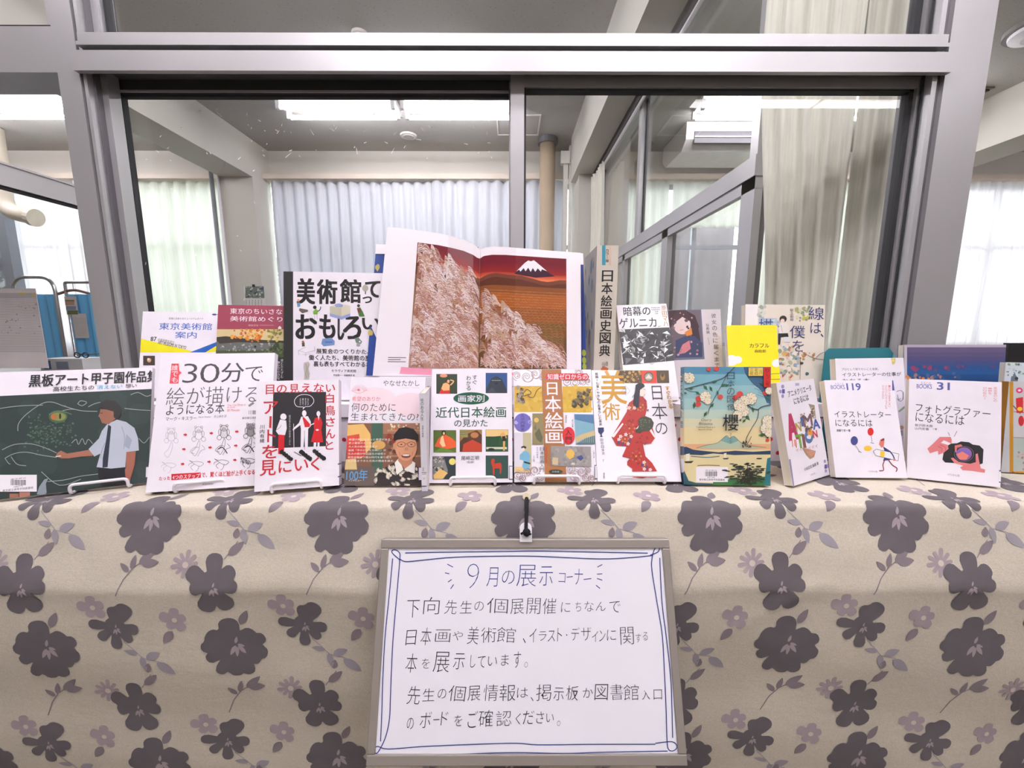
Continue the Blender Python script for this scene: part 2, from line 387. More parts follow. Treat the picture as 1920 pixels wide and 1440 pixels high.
spots += [(rf_.uniform(470, 930), rf_.uniform(205, 300)) for _ in range(26)]+[(rf_.uniform(270, 530), rf_.uniform(200, 560)) for _ in range(16)]
for px_, py_ in spots:
    c_ = onY(px_, py_, ya+.0115); a_ = rf_.uniform(0, 3.14); L_ = rf_.uniform(.0012, .006)*(2 if rf_.random() < .15 else 1); w_ = rf_.uniform(.0006, .0015); dx, dz = cos(a_), sin(a_)
    k.add([(c_.x-dx*L_-dz*w_, c_.y, c_.z-dz*L_+dx*w_), (c_.x+dx*L_, c_.y, c_.z+dz*L_), (c_.x+dx*L_*.6+dz*w_, c_.y, c_.z+dz*L_*.6-dx*w_), (c_.x-dx*L_+dz*w_, c_.y, c_.z-dz*L_-dx*w_)], [(0, 1, 2, 3)], FLK)
k.build('paint_flecks', s, kind='stuff')
# right sash (front track)
s = empty('sash', (0, 0, 0), parent=w1)
k = MB(); ya, yb = y+.036, y+.066
k.box(0, ya-.004, SILL+.05, .035, yb, ez(.615), ALU); k.box(.035, ya+.006, SILL+.1, .040, yb, ez(.59), ALUK)
k.box(1.030, ya-.002, SILL+.05, 1.053, yb, ez(.615), ALU); k.box(1.019, ya+.008, SILL+.1, 1.030, yb, ez(.59), ALUK)
k.box(.035, ya, ez(.589), 1.030, yb, ez(.615), ALU); k.box(.035, ya+.008, ez(.584), 1.030, yb, ez(.589), ALUK)
k.box(.035, ya, SILL+.05, 1.030, yb, SILL+.1, ALU); k.build('stile', s)
k = MB(); k.box(.038, ya+.012, SILL+.1, 1.022, ya+.017, ez(.586), GLASS); k.build('pane', s)
box('wall_front', (-1.03, y+.01, 0), (1.05, y+.11, SILL), PLAS, **ST_)
# bay to the left of the post
k = MB(); k.box(-3.4, y, ez(.600), -1.098, y+.10, ez(.70), ALU); k.box(-3.4, y, ez(.700), -1.098, y+.004, ez(.703), ALUK)
k.box(-1.155, y+.05, ez(.70), -1.098, y+.10, CEIL, ALU); k.build('trim_1', **ST_)
box('trim_2', (-3.4, y, 0), (-3.3, y+.1, CEIL), ALU, **ST_)
# sliding door standing open inside, at right angles
d = empty('door_1', (-1.97, 0, 0), kind='structure')
k = MB()
k.box(-.02, 1.24, ez(.522), .02, 2.06, ez(.602), ALU); k.box(-.025, 1.24, ez(.602), .025, 2.09, ez(.61), ALU); k.box(-.012, 1.24, ez(.512), .012, 2.02, ez(.522), ALUK)
k.box(-.02, 2.02, .05, .02, 2.06, ez(.602), ALUD); k.box(-.022, 2.062, .05, .03, 2.09, ez(.61), ALU)
k.box(-.02, 1.20, .05, .02, 1.24, ez(.61), ALU); k.box(-.02, 1.24, .05, .02, 2.02, .35, ALU); k.build('door_frame', d)
k = MB(); k.box(-.003, 1.24, .35, .003, 2.02, ez(.514), GLASS); k.build('pane', d)
box('trim_3', (-2.0, 1.24, ez(.61)), (-1.94, 1.26, CEIL), ALU, **ST_)

# ------------------------------------------------------------ side partition seen through the right pane (window_6)
XS = .93
w6 = empty('window_6', (XS, 0, 0), kind='structure')
k = MB()
k.box(-.035, 1.60, ez(.535), .03, YB-.62, ez(.608), ALU); k.box(-.03, 1.60, ez(.528), .02, YB-.62, ez(.535), ALUD); k.build('transom', w6)
k = MB()
k.box(-.05, 1.60, ez(1.50), .05, YB-.62, ez(1.56), ALU); k.box(-.06, 1.60, ez(1.49), -.045, YB-.62, ez(1.50), ALUD)
k.box(-.05, 1.60, ez(1.56), .05, YB-.62, CEIL, PLAS); k.build('head_track', w6)
k = MB()
for z0, z1 in ((ez(.608), ez(1.50)),):
    for yy, wd in ((4.36, .10), (3.05, .06), (1.601, .05)):
        k.box(-.03, yy, z0, .0, yy+wd, z1, ALU); k.box(0, yy+.01, z0, .025, yy+wd+.02, z1, ALUD); k.box(.0, yy-.02, z0, .004, yy, z1, ALUK)
k.build('upper_mullion', w6)
k = MB()
for yy, wd in ((4.5, .08), (3.35, .06), (2.45, .09), (1.601, .09)):
    k.box(-.03, yy, .3, .0, yy+wd, ez(.535), ALU); k.box(0, yy+.01, .3, .025, yy+wd+.03, ez(.535), ALUD)
k.box(-.03, 1.60, ez(.49), -.005, 4.5, ez(.528), ALU); k.box(-.03, 1.60, 0, .02, YB-.62, .3, ALU)
k.build('lower_mullion', w6)
k = MB(); k.box(.006, 1.60, ez(.60), .010, YB-.62, ez(1.5), GLASS); k.build('pane', w6)
k = MB(); k.box(.006, 1.60, .3, .010, YB-.62, ez(.535), GLASS); k.build('pane', w6)
k = MB(); k.tube([(-.05, 1.62, ez(1.47)), (-.05, YB-.7, ez(1.47))], .012, WHITEP); k.build('curtain_rail', w6)
w6.location.x = XS

# ------------------------------------------------------------ curtains
SHG = sheer('sheer_curtain_green', (244, 244, 238), .56, .13)
SHB = sheer('lined_curtain_lavender', (232, 232, 240), .30, .0)
SHC = sheer('cream_net_curtain', (252, 249, 240), .20, .04, 120)
SHW = sheer('white_backlit_curtain', (244, 240, 244), .6, .22)
BLUE = sheer('blue_screen_curtain', (112, 196, 238), .35, .0)
def curtain(name, a, b, z0, z1, m, pitch=.13, amp=.035, label='', cat='curtain', pinch=True, shape=None, group=None, seed=0, ny=14):
    rnd = random.Random(seed); a = Vector(a); b = Vector(b); L = (b-a).length; d = (b-a)/L; nrm = Vector((-d.y, d.x, 0))
    n = max(2, round(L/pitch)); ph = [rnd.uniform(-.3, .3) for _ in range(n+2)]; am = [rnd.uniform(.6, 1.2) for _ in range(n+2)]
    def fn(u, v):
        z = z1+(z0-z1)*v; q = u*n; i = int(q); fr = q-i
        w = am[min(i, n)]*(1-fr)+am[min(i+1, n)]*fr
        wave = cos(2*pi*q+ph[min(i, n)]*min(1, v*2)*(1-fr)+ph[min(i+1, n)]*min(1, v*2)*fr)
        if pinch: wave = wave*(.35+.65*min(1, v*3)) + (1-min(1, v*4))*(abs(cos(pi*q))**8)*.9
        uu = u
        if shape: uu = shape(u, v)
        p = a + d*(L*uu) + nrm*(amp*w*wave) ; return (p.x, p.y, z)
    k = MB(); k.grid(fn, n*10, ny, m); o = k.build(name, smooth=True, label=label, cat=cat, group=group)
    md = o.modifiers.new('cloth_thickness', 'SOLIDIFY'); md.thickness = 0.0008
    return o
G1 = 'curtains along the back windows'
ZC = HB-.015; yc = YB-.085
curtain('curtain', (-4.95, yc, 0), (-3.28, yc, 0), .5, ZC, SHG, .14, .03, 'pale green sheer curtain left of the pier with the calendar', group=G1, seed=1)
curtain('curtain', (-6.02, yc-.02, 0), (-5.0, yc-.02, 0), .5, ZC, SHW, .14, .035, 'white curtain behind the open glass door, right of the duct', group=G1, seed=2)
curtain('curtain', (-6.95, yc, 0), (-6.1, yc, 0), .5, ZC, SHG, .12, .03, 'gathered pale curtain under the bent duct at the far left', group=G1, seed=3, shape=lambda u, v: u*(.55+.45*min(1, v*1.6)))
curtain('curtain', (-2.83, yc, 0), (-.9, yc, 0), .4, ZC, SHB, .125, .035, 'lavender white lined curtain, left half of the wide window', group=G1, seed=4)
curtain('curtain', (-.93, yc-.03, 0), (.62, yc-.03, 0), .4, ZC, SHB, .135, .035, 'lavender white lined curtain behind the brown pipe, right half of the wide window', group=G1, seed=5)
curtain('curtain', (1.34, yc, 0), (1.88, yc, 0), .4, ZC, SHG, .11, .03, 'pale sheer curtain just right of the middle room corner', group=G1, seed=6)
curtain('curtain', (1.92, yc, 0), (2.74, yc, 0), 2.17, ZC, SHG, .14, .03, 'short sheer valance above the view of the concrete wall', group=G1, seed=7)
curtain('curtain', (2.80, yc-.02, 0), (4.1, yc-.02, 0), .4, ZC, SHG, .12, .03, 'sheer curtain in the side room beside the net curtain', group=G1, seed=8)
curtain('curtain', (4.8, yc, 0), (7.1, yc, 0), .4, ZC, SHW, .13, .03, 'overexposed white curtain at the far right', group=G1, seed=9)
curtain('curtain', (XS-.07, 4.0, 0), (XS-.07, 4.42, 0), .4, ez(1.46), SHC, .08, .03, 'narrow white curtain bunched at the far end of the side windows', group='curtains on the side partition', seed=10)
def netshape(u, v):
    sq = max(0, min(1, (v-.25)/.6)); sq = sq*sq*(3-2*sq)
    return u*(1-.30*sq)+.03*v
curtain('net_curtain', (1.045, 1.34, 0), (.870, 1.555, 0), .7, ez(1.45), SHC, .062, .016, 'tall cream net curtain gathered behind the right glass pane', group='curtains on the side partition', seed=11, pinch=False, shape=netshape, ny=30)
curtain('net_curtain', (1.150, 1.245, 0), (1.055, 1.352, 0), .7, ez(1.45), SHC, .05, .010, 'narrow strip of cream net curtain against the right window stile', group='curtains on the side partition', seed=12, pinch=False)

# ------------------------------------------------------------ fluorescent fittings
TUBEM = emit('fluorescent_tube', (1.0, .955, .99), TUBE)
LAMPW = mat('white_enamel_reflector', (246, 244, 248), 0.35, 0, 0.01)
def lamp(x, y, label, group, L=1.06, first=[None]):
    if first[0] is None:
        t = empty('ceiling_lamp', (x, y, CEIL)); k = MB()
        k.prism([(-.14, 0), (.14, 0), (.14, -.02), (.045, -.055), (-.045, -.055), (-.14, -.02)], -L/2, L/2, LAMPW, Matrix.Rotation(R(90), 4, 'Z'))
        k.build('housing', t)
        for s_ in (-1, 1):
            k = MB()
            k.tube([(-L/2+.035, s_*.095, -.092), (L/2-.035, s_*.095, -.092)], .019, TUBEM, 10); k.build('tube', t)
            for e_ in (-1, 1):
                k = MB(); k.box(e_*(L/2-.018)-.017, s_*.095-.017, -.11, e_*(L/2-.018)+.017, s_*.095+.017, -.02, LAMPW); k.build('socket', t)
        first[0] = t
    else:
        t = first[0].copy(); C.objects.link(t); t.location = (x, y, CEIL)
        for ch in list(first[0].children):
            c = ch.copy(); C.objects.link(c); c.parent = t
    tag(t, label, 'lamp', group); return t
ga = 'fluorescent lamps in the rooms behind the glass'; gb = 'fluorescent lamps over the library side'
lamp(-1.565, 4.1, 'double tube fluorescent lamp, left one of the pair seen through the left pane', ga)
lamp(-.455, 4.1, 'double tube fluorescent lamp ending behind the middle stile', ga)
lamp(-4.4, 4.1, 'double tube fluorescent lamp left of the left post', ga)
lamp(-5.52, 4.1, 'double tube fluorescent lamp at the far left picture edge', ga)
lamp(2.24, 4.1, 'fluorescent lamp above the air conditioner in the side room', ga)
lamp(3.36, 4.1, 'fluorescent lamp behind the cream net curtain', ga)
lamp(-1.6, 1.95, 'left fluorescent lamp overhead just behind the window frame', ga)  # this lamp and the next two are added out of view to brighten the net curtain
lamp(-.45, 1.95, 'second fluorescent lamp overhead just behind the window frame', ga)
lamp(1.95, 2.3, 'fluorescent lamp overhead in the side room near the window frame', ga)
lamp(5.75, 3.0, 'fluorescent lamp in the room at the far right', ga)
for i, (x, y) in enumerate(((-.75, -1.08), (.9, -1.08), (-1.8, .05), (-.62, .05), (.56, .05), (1.74, .05), (-.05, .30))):  # pair behind the camera and rearmost lamp are added, unseen, for their light
    lamp(x, y, ('left', 'right', 'leftmost', 'second', 'third', 'rightmost', 'rearmost')[i]+' overhead lamp of the '+('library row behind the photographer' if i < 2 else 'row straight above the display table'), gb)
PANEL = emit('led_panel', (1.0, .965, .99), 13.0)
def panel_lamp(x, y, label):
    t = empty('panel_lamp', (x, y, CEIL), label, 'lamp', 'flat panel lamps mirrored in the right pane')
    box('housing', (-.57, -.17, -.05), (.57, .17, 0), LAMPW, t); box('diffuser', (-.55, -.155, -.056), (.55, .155, -.05), PANEL, t)
panel_lamp(2.19, -1.63, 'flat panel lamp mirrored at the top of the right pane, left one')
panel_lamp(3.33, -1.63, 'flat panel lamp mirrored at the top of the right pane, right one')

# ceiling fixtures
DET = mat('ivory_detector_plastic', (226, 222, 218), 0.4)
def disc(name, x, y, z, prof, m, label, cat, **kw):
    k = MB(); n = 28
    vs_ = [(x+r_*cos(2*pi*i/n), y+r_*sin(2*pi*i/n), z+h) for r_, h in prof for i in range(n)]
    fs = [(j*n+i, j*n+(i+1) % n, (j+1)*n+(i+1) % n, (j+1)*n+i) for j in range(len(prof)-1) for i in range(n)]
    fs.append(tuple(range((len(prof)-1)*n, len(prof)*n)))
    k.add(vs_, fs, m); return k.build(name, smooth=False, label=label, cat=cat, **kw)
p = onY(679, 58, 3.22)
t = empty('smoke_detector', (p.x, 3.2, CEIL), 'white round smoke detector on the ceiling above the transom', 'detector')
disc('base', 0, 0, 0, [(.055, 0), (.055, -.018), (.042, -.022)], DET, None, None).parent = t
disc('sensor_head', 0, 0, 0, [(.042, -.022), (.042, -.036), (.034, -.05), (.012, -.052)], DET, None, None).parent = t
t = empty('ceiling_speaker', (-1.10, 4.78, CEIL), 'small round ceiling detector below the double lamp', 'detector')
disc('ring', 0, 0, 0, [(.088, 0), (.085, -.014), (.062, -.016)], DET, None, None).parent = t
disc('cone', 0, 0, 0, [(.060, -.006), (.058, -.022), (.05, -.024)], mat('grey_detector_cap', (190, 186, 186), 0.5), None, None).parent = t
t = empty('ceiling_speaker', (1.52, 3.75, CEIL), 'round ceiling speaker beyond the side windows', 'speaker')
disc('ring', 0, 0, 0, [(.10, 0), (.095, -.012), (.075, -.012)], DET, None, None).parent = t
disc('grille', 0, 0, 0, [(.075, -.004), (.07, -.014), (.02, -.016)], mat('grey_grille', (140, 138, 138), 0.6), None, None).parent = t
t = empty('ceiling_light', (3.62, 3.1, CEIL), 'round white ceiling light at the top right corner', 'light')
disc('rim', 0, 0, 0, [(.19, 0), (.19, -.03), (.165, -.03)], mat('grey_rim', (130, 126, 126), 0.5), None, None).parent = t
disc('diffuser', 0, 0, 0, [(.165, -.02), (.16, -.05), (.10, -.07)], mat('milky_diffuser', (240, 238, 246), 0.3), None, None).parent = t
t = empty('air_vent', (3.98, 3.98, CEIL), 'dark square ceiling vent at the far right', 'vent')
box('vent_frame', (-.17, -.14, -.012), (.17, .14, 0), mat('vent_metal', (120, 116, 112), 0.5), t)
for i in range(6): box('slat', (-.15, -.12+i*.042, -.024), (.15, -.10+i*.042, -.012), mat('vent_slat_metal', (52, 50, 50), 0.6), t)
t = empty('access_hatch', (.08, 4.55, CEIL), 'square access hatch in the ceiling by the brown pipe', 'hatch')
k = MB()
for a in (((-.22, -.22), (.22, -.205)), ((-.22, .205), (.22, .22)), ((-.22, -.205), (-.205, .205)), ((.205, -.205), (.22, .205))): k.box(*a[0], -.008, *a[1], 0, DET)
k.build('hatch_frame', t); box('hatch_panel', (-.2, -.2, -.004), (.2, .2, 0), CEILM, t)
# air conditioner hung in the side room
t = empty('air_conditioner', (2.36, 4.75, CEIL-.02), 'white ceiling hung air conditioner in the side room', 'air conditioner')
ACM = mat('ivory_ac_casing', (214, 210, 210), 0.45)
k = MB(); k.prism([(-.32, 0), (.32, 0), (.32, -.16), (.22, -.24), (-.22, -.24), (-.32, -.16)], -.6, .6, ACM, Matrix.Rotation(R(90), 4, 'Z')); o = k.build('casing', t)
box('outlet_grille', (-.52, -.335, -.20), (.52, -.30, -.09), mat('dark_ac_outlet', (70, 66, 74), 0.5), t); box('louvre', (-.52, -.345, -.15), (.52, -.335, -.14), ACM, t)
# brown pipe and white trunking by the corner
PIPE = mat('beige_painted_pipe', (178, 160, 138), 0.5, 0, 0.08, 3)
t = empty('drain_pipe', (.41, 4.86, 0), 'beige brown round pipe rising to the ceiling beside the curtain', 'pipe')
k = MB(); k.tube([(0, 0, 0), (0, 0, CEIL)], .085, PIPE, 20); k.build('shaft', t, smooth=True)
k = MB(); k.tube([(0, 0, CEIL-.06), (0, 0, CEIL-.001)], .11, ALUD, 20); k.build('collar', t)
t = empty('cable_trunking', (.64, 4.9, 0), 'white cable trunking running up beside the beige pipe', 'trunking')
box('channel', (-.045, 0, 0), (.005, .04, CEIL-.25), DET, t); box('channel', (.02, 0, 0), (.055, .04, CEIL-.1), DET, t)
box('junction_box', (-.08, -.03, CEIL-.25), (.02, .06, CEIL-.12), DET, t); box('junction_box', (.015, -.02, CEIL-.22), (.085, .05, CEIL-.06), DET, t)
# metal strip beside the left curtain
t = empty('wall_conduit', (-3.30, YB-.37, 0), 'grey metal conduit on the wall beside the left sheer curtain', 'conduit')
k = MB(); k.tube([(0, 0, 0), (0, 0, HB+.06)], .022, FR, 10); k.build('pipe', t, smooth=True)
k = MB(); k.tube([(.07, 0, 0), (.07, 0, HB+.02)], .016, WHITEP, 10); k.build('pipe', t, smooth=True)
# calendar on the pier
p = onY(481, 560, YB-.36)
t = empty('wall_calendar', (p.x, YB-.351, p.z), 'small monthly calendar with landscape photo on the pier', 'calendar')
k = MB(); k.box(-.115, -.004, -.16, .115, 0, .14, mat('calendar_paper', (225, 218, 220), 0.7)); pg = k.build('calendar_sheet', t)
k = MB(); a = Art(k, Matrix.Translation((p.x-.115, YB-.355, p.z-.16)), .23, .30, (460, 480, 4.8), Matrix.Translation((-.115, -.004, -.16)))
a.r(18, 262, 190, 380, (110, 118, 112)); a.scat(20, 262, 188, 380, [(60, 66, 60), (160, 165, 160), (205, 205, 205), (86, 104, 76)], 60, 4, 13); a.r(150, 285, 182, 305, (60, 60, 120))
for i in range(5):
    for j in range(6): a.r(22+j*27, 395+i*12, 34+j*27, 400+i*12, (120, 112, 118))
k.build('calendar_print', t)
box('clip', (-.012, -.012, .13), (.012, 0, .16), BLACKP, t)

# bent duct at the far left
t = empty('ventilation_duct', (0, 0, 0), 'ivory ventilation duct bending down at the far left', 'duct')
DUCT = mat('ivory_duct', (206, 196, 182), 0.5)
p0 = onY(10, 340, 4.6); p1 = onY(16, 396, 4.6); p2 = onY(72, 409, 4.6)
k = MB(); k.tube(soft([(p0.x, 4.6, CEIL-.01), (p1.x, 4.6, p1.z), (p2.x, 4.6, p2.z)], .25, 8), .078, DUCT, 16); k.build('duct_pipe', t, smooth=True)
d_ = Vector((p2.x-p1.x, 0, p2.z-p1.z)).normalized()*.04
k = MB(); k.tube([p2-d_, p2+d_*.3], .092, DUCT, 16); k.build('duct_flange', t)
box('wall_post', (-6.06, YB-.3, 0), (-5.74, YB-.2, HB), mat('grey_blue_column', (128, 134, 146), 0.7), **ST_)

# privacy screen with blue curtain
YS = 3.6
def sc_(px, py): q = onY(px, py, YS); return (q.x, q.z)
t = empty('folding_screen', (0, YS, 0), 'chrome folding screen with sky blue curtains behind the chart', 'screen')
CHR = mat('chrome_tube', (190, 188, 192), 0.25, 0.9)
xa, za = sc_(28, 520); xb, zb = sc_(107, 530); xc = sc_(160, 535)[0]
k = MB(); k.tube(soft([(xa, 0, 0), (xa, 0, za), (xb, 0, za), (xb, 0, 0)], .12), .014, CHR, 8); k.build('tube_frame', t, smooth=True)
k = MB(); k.tube(soft([(xb+.06, .03, 0), (xb+.06, .03, za-.04), (xc+.12, .03, za-.04), (xc+.12, .03, 0)], .02), .012, CHR, 8); k.build('tube_frame', t, smooth=True)
for a_, b_, s_ in ((xa+.03, xb-.03, 1), (xb+.09, xc+.09, 2)):
    o = curtain('screen_curtain', (a_, 0, 0), (b_, 0, 0), .25, sc_(100, 552)[1], BLUE, .075, .018, seed=20+s_, pinch=False); o.parent = t
    for kk in ('label', 'category', 'group'):
        if kk in o: del o[kk]
# coat hanger hooked on the screen
q = sc_(137, 545); t = empty('coat_hanger', (q[0], YS+.03, q[1]), 'brown wooden coat hanger hooked over the screen rail', 'hanger')
k = MB(); k.tube(soft([(-.15, 0, -.03), (0, 0, .015), (.15, 0, -.03)], .2, 8), .011, mat('brown_hanger_wood', (120, 84, 70), 0.5), 8); k.build('bar', t, smooth=True)
k = MB(); k.tube([(0, 0, .015), (0, 0, .06)], .003, CHR, 6); k.build('hook', t)
# sheets pinned beyond the door glass
def sheet(name, x0, y0, x1, y1, Y, label, cat, draw, th=.002, col=(206, 198, 200), M=None):
    a0 = onY(x0, y0, Y); b0 = onY(x1, y1, Y); W, H = b0.x-a0.x, a0.z-b0.z
    t = empty(name, (a0.x, Y, b0.z), label, cat)
    k = MB(); k.box(0, 0, 0, W, th, H, mat(name+'_board', col, 0.6)); k.build('backing_sheet', t)
    k = MB(); a = Art(k, Matrix.Translation((a0.x, Y, b0.z)), W, H, (0, 480, 6.545)); draw(a); k.build('printed_sheet', t); return t
def chart(a):
    a.r(-20, 455, 560, 515, (168, 162, 166)); a.r(270, 452, 360, 475, (190, 176, 96)); a.r(425, 465, 545, 487, (190, 176, 96)); a.r(-10, 400, 50, 415, (120, 116, 118))
    for i in range(40): a.l([(-30, 510+i*17), (612, 528+i*16.6)], 5, (146, 139, 142))
    for i in range(14): a.l([(-10+i*42, 520), (10+i*44, 1190)], 1.2, (182, 174, 178))
    a.scat(20, 560, 560, 960, [(146, 139, 142)], 25, 6, 16)
sheet('wall_chart', -60, 541, 97, 690, 1.52, 'large white ruled chart standing at the far left', 'chart', chart)
def snaps(a):
    a.r(840, 540, 950, 605, (176, 140, 110)); a.r(850, 615, 970, 665, (128, 138, 170)); a.r(865, 668, 995, 718, (96, 104, 62)); a.r(840, 540, 950, 556, (110, 84, 70))
sheet('photo_sheet', 126, 556, 153, 590, 3.575, 'white sheet with landscape snapshots on the blue screen', 'poster', snaps)
def notes(a):
    for i in range(14): a.l([(905+i*4, 760+i*16), (1095, 766+i*16)], 3, (165, 162, 166))
sheet('notice_sheet', 140, 588, 173, 634, 3.577, 'pale notice sheet hanging below the snapshots', 'notice', notes)
# desk with clutter behind the chart
t = empty('side_desk', (-2.35, 1.75, 0), 'pale desk under the ruled chart beyond the open door', 'desk')
DK = mat('pale_desk_laminate', (206, 208, 212), 0.5)
box('desk_top', (-.7, -.22, .82), (.3, .5, .845), DK, t)
for x_ in (-.66, .24):
    for y_ in (-.18, .44): box('leg', (x_, y_, 0), (x_+.03, y_+.03, .82), FR, t)
p = onY(122, 690, 1.75)
t = empty('medicine_box', (p.x, 1.75, .846), 'small white box with blue squares on the desk behind the glass', 'box')
MBX = mat('white_carton', (220, 222, 226), 0.6)
box('carton', (-.09, 0, 0), (.09, .10, .052), MBX, t); box('blue_label', (-.075, -.002, .008), (-.045, 0, .044), mat('blue_label_print', (70, 84, 150), 0.5), t); box('grey_label', (-.02, -.002, .008), (.03, 0, .04), mat('grey_label_print', (140, 150, 170), 0.5), t)
t = empty('spectacles', (p.x+.06, 1.78, .900), 'black wire spectacles lying on the small white box', 'glasses')
k = MB()
for s_ in (-1, 1): k.tube([(s_*.018+.013*cos(a_), 0, .011+.011*sin(a_)) for a_ in [2*pi*i/14 for i in range(15)]], .0022, BLACKP, 6)
k.tube([(-.006, 0, .012), (.006, 0, .012)], .002, BLACKP, 6); k.build('rim', t)
k = MB()
for s_ in (-1, 1): k.tube([(s_*.031, 0, .014), (s_*.034, .05, .013), (s_*.034, .065, .003)], .0018, BLACKP, 6)
k.build('temple', t)
# ------------------------------------------------------------ display table under a flowered cloth
t = empty('display_table', (0, 0, 0), 'long table hidden under the flowered cloth', 'table')
TB = mat('table_board', (170, 150, 125), 0.6)
box('table_top', (-1.48, .64, Z0-.03), (1.48, 1.05, Z0-.004), TB, t)
for x_ in (-1.44, 0, 1.41):
    for y_ in (.68, 1.0): box('leg', (x_, y_, 0), (x_+.03, y_+.03, Z0-.03), FR, t)
# profile of the cloth: top, rounded edge, sloping apron, crease, hanging front
PR = [(1.085, Z0), (.640, Z0), (.6335, Z0-.0015), (.630, Z0-.006), (.6275, Z0-.013), (.5985, Z0-.125), (.5975, Z0-.132), (.5985, Z0-.139), (.622, .02)]
_d = [0.0]
for i in range(1, len(PR)): _d.append(_d[-1]+math.hypot(PR[i][0]-PR[i-1][0], PR[i][1]-PR[i-1][1]))
S0 = _d[3]; _d = [a-S0 for a in _d]
def prof(s):
    s = max(_d[0], min(_d[-1], s))
    for i in range(1, len(_d)):
        if s <= _d[i]:
            f = (s-_d[i-1])/(_d[i]-_d[i-1]); return (PR[i-1][0]+(PR[i][0]-PR[i-1][0])*f, PR[i-1][1]+(PR[i][1]-PR[i-1][1])*f)
    return PR[-1]
def cloth(u, s, off=0.0):
    y0, z0 = prof(s-.002); y1, z1 = prof(s+.002); y, z = prof(s)
    L = math.hypot(y1-y0, z1-z0) or 1; ny, nz = (z1-z0)/L, -(y1-y0)/L      # outward: towards -y on the front, +z on top
    g = max(0, min(1, (s-.02)/.25))
    w = g*(.0035*sin(u*9+1.3)+.002*sin(u*23+s*6)+.0015*sin(u*5-s*31)) + (.0010*sin(u*17+2)*sin(s*70) if 0 < s < .13 else 0)
    # pleat fanning out beside the whiteboard
    for cx, cs, sl in ((.46, .14, -.75),):
        dd = (u-cx)+(s-cs)*sl*-1; w += .004*math.exp(-(((s-cs)+(u-cx)*.62)/.014)**2)*math.exp(-((u-cx)/.10)**2)*g
    return Vector((u, y+ny*(w+off), z+nz*(w+off)))
def cloth_mat():
    m = mat('linen_tablecloth', (205, 197, 184), 0.95, 0, 0.05, 4, 0)
    nt = m.node_tree; N = nt.nodes; L = nt.links; b = N['Principled BSDF']; b.inputs['Specular IOR Level'].default_value = .15
    tc = N.new('ShaderNodeTexCoord'); mp = N.new('ShaderNodeMapping'); mp.inputs['Scale'].default_value = (260, 900, 900)
    mp2 = N.new('ShaderNodeMapping'); mp2.inputs['Scale'].default_value = (1100, 300, 300)
    n1 = N.new('ShaderNodeTexNoise'); n2 = N.new('ShaderNodeTexNoise'); n1.inputs['Scale'].default_value = 1; n2.inputs['Scale'].default_value = 1
    ad = N.new('ShaderNodeMath'); rp = N.new('ShaderNodeValToRGB'); rp.color_ramp.elements[0].position = .38; rp.color_ramp.elements[1].position = .62
    rp.color_ramp.elements[0].color = (.84, .83, .80, 1); rp.color_ramp.elements[1].color = (1.06, 1.05, 1.04, 1)
    ml = N.new('ShaderNodeMath'); ml.operation = 'MULTIPLY'; ml.inputs[1].default_value = .5
    mx = N.new('ShaderNodeMixRGB'); mx.blend_type = 'MULTIPLY'; mx.inputs[0].default_value = .8
    old = b.inputs['Base Color'].links[0].from_socket
    L.new(tc.outputs['Object'], mp.inputs[0]); L.new(tc.outputs['Object'], mp2.inputs[0]); L.new(mp.outputs[0], n1.inputs[0]); L.new(mp2.outputs[0], n2.inputs[0])
    L.new(n1.outputs[0], ad.inputs[0]); L.new(n2.outputs[0], ad.inputs[1]); L.new(ad.outputs[0], ml.inputs[0]); L.new(ml.outputs[0], rp.inputs[0])
    L.new(old, mx.inputs[1]); L.new(rp.outputs[0], mx.inputs[2]); L.new(mx.outputs[0], b.inputs['Base Color'])
    bp = N.new('ShaderNodeBump'); bp.inputs['Strength'].default_value = .5; bp.inputs['Distance'].default_value = .0006; L.new(ml.outputs[0], bp.inputs['Height'])
    n3 = N.new('ShaderNodeTexNoise'); n3.inputs['Scale'].default_value = 9; n3.inputs['Detail'].default_value = 5; n3.inputs['Roughness'].default_value = .6
    mp3 = N.new('ShaderNodeMapping'); mp3.inputs['Scale'].default_value = (1.0, 1.0, 2.6); L.new(tc.outputs['Object'], mp3.inputs[0]); L.new(mp3.outputs[0], n3.inputs[0])
    b2 = N.new('ShaderNodeBump'); b2.inputs['Strength'].default_value = .26; b2.inputs['Distance'].default_value = .006; L.new(n3.outputs[0], b2.inputs['Height']); L.new(bp.outputs[0], b2.inputs['Normal'])
    L.new(b2.outputs[0], b.inputs['Normal']); return m
CLOTH = cloth_mat()
CD = mat('cloth_print_dark', (104, 98, 102), 0.95, 0, 0.05, 40, spec=.1); CG = mat('cloth_print_grey', (132, 122, 128), 0.95, 0, 0.05, 40, spec=.1)
CL = mat('cloth_print_mauve', (165, 152, 158), 0.95, 0, 0.05, 40, spec=.1); CB = mat('cloth_print_bluegrey', (156, 150, 158), 0.95, 0, 0.05, 40, spec=.1)
CH = mat('cloth_print_pale_centre', (205, 194, 184), 0.95, 0, 0.04, 40, spec=.1)
UX = 1.46
k = MB()
svals = [-.445+.02*i for i in range(22)] + [-.008, -.004, 0, .004, .008, .012] + [.016+.008*i for i in range(18)] + [.162+.0125*i for i in range(47)]
svals = [s for s in svals if s <= _d[-1]]; nu = 360
vsx = [tuple(cloth(-UX+2*UX*i/nu, s)) for s in svals for i in range(nu+1)]
k.add(vsx, [(j*(nu+1)+i, (j+1)*(nu+1)+i, (j+1)*(nu+1)+i+1, j*(nu+1)+i+1) for j in range(len(svals)-1) for i in range(nu)], CLOTH)
NF = len(k.f)
mm = 0.001
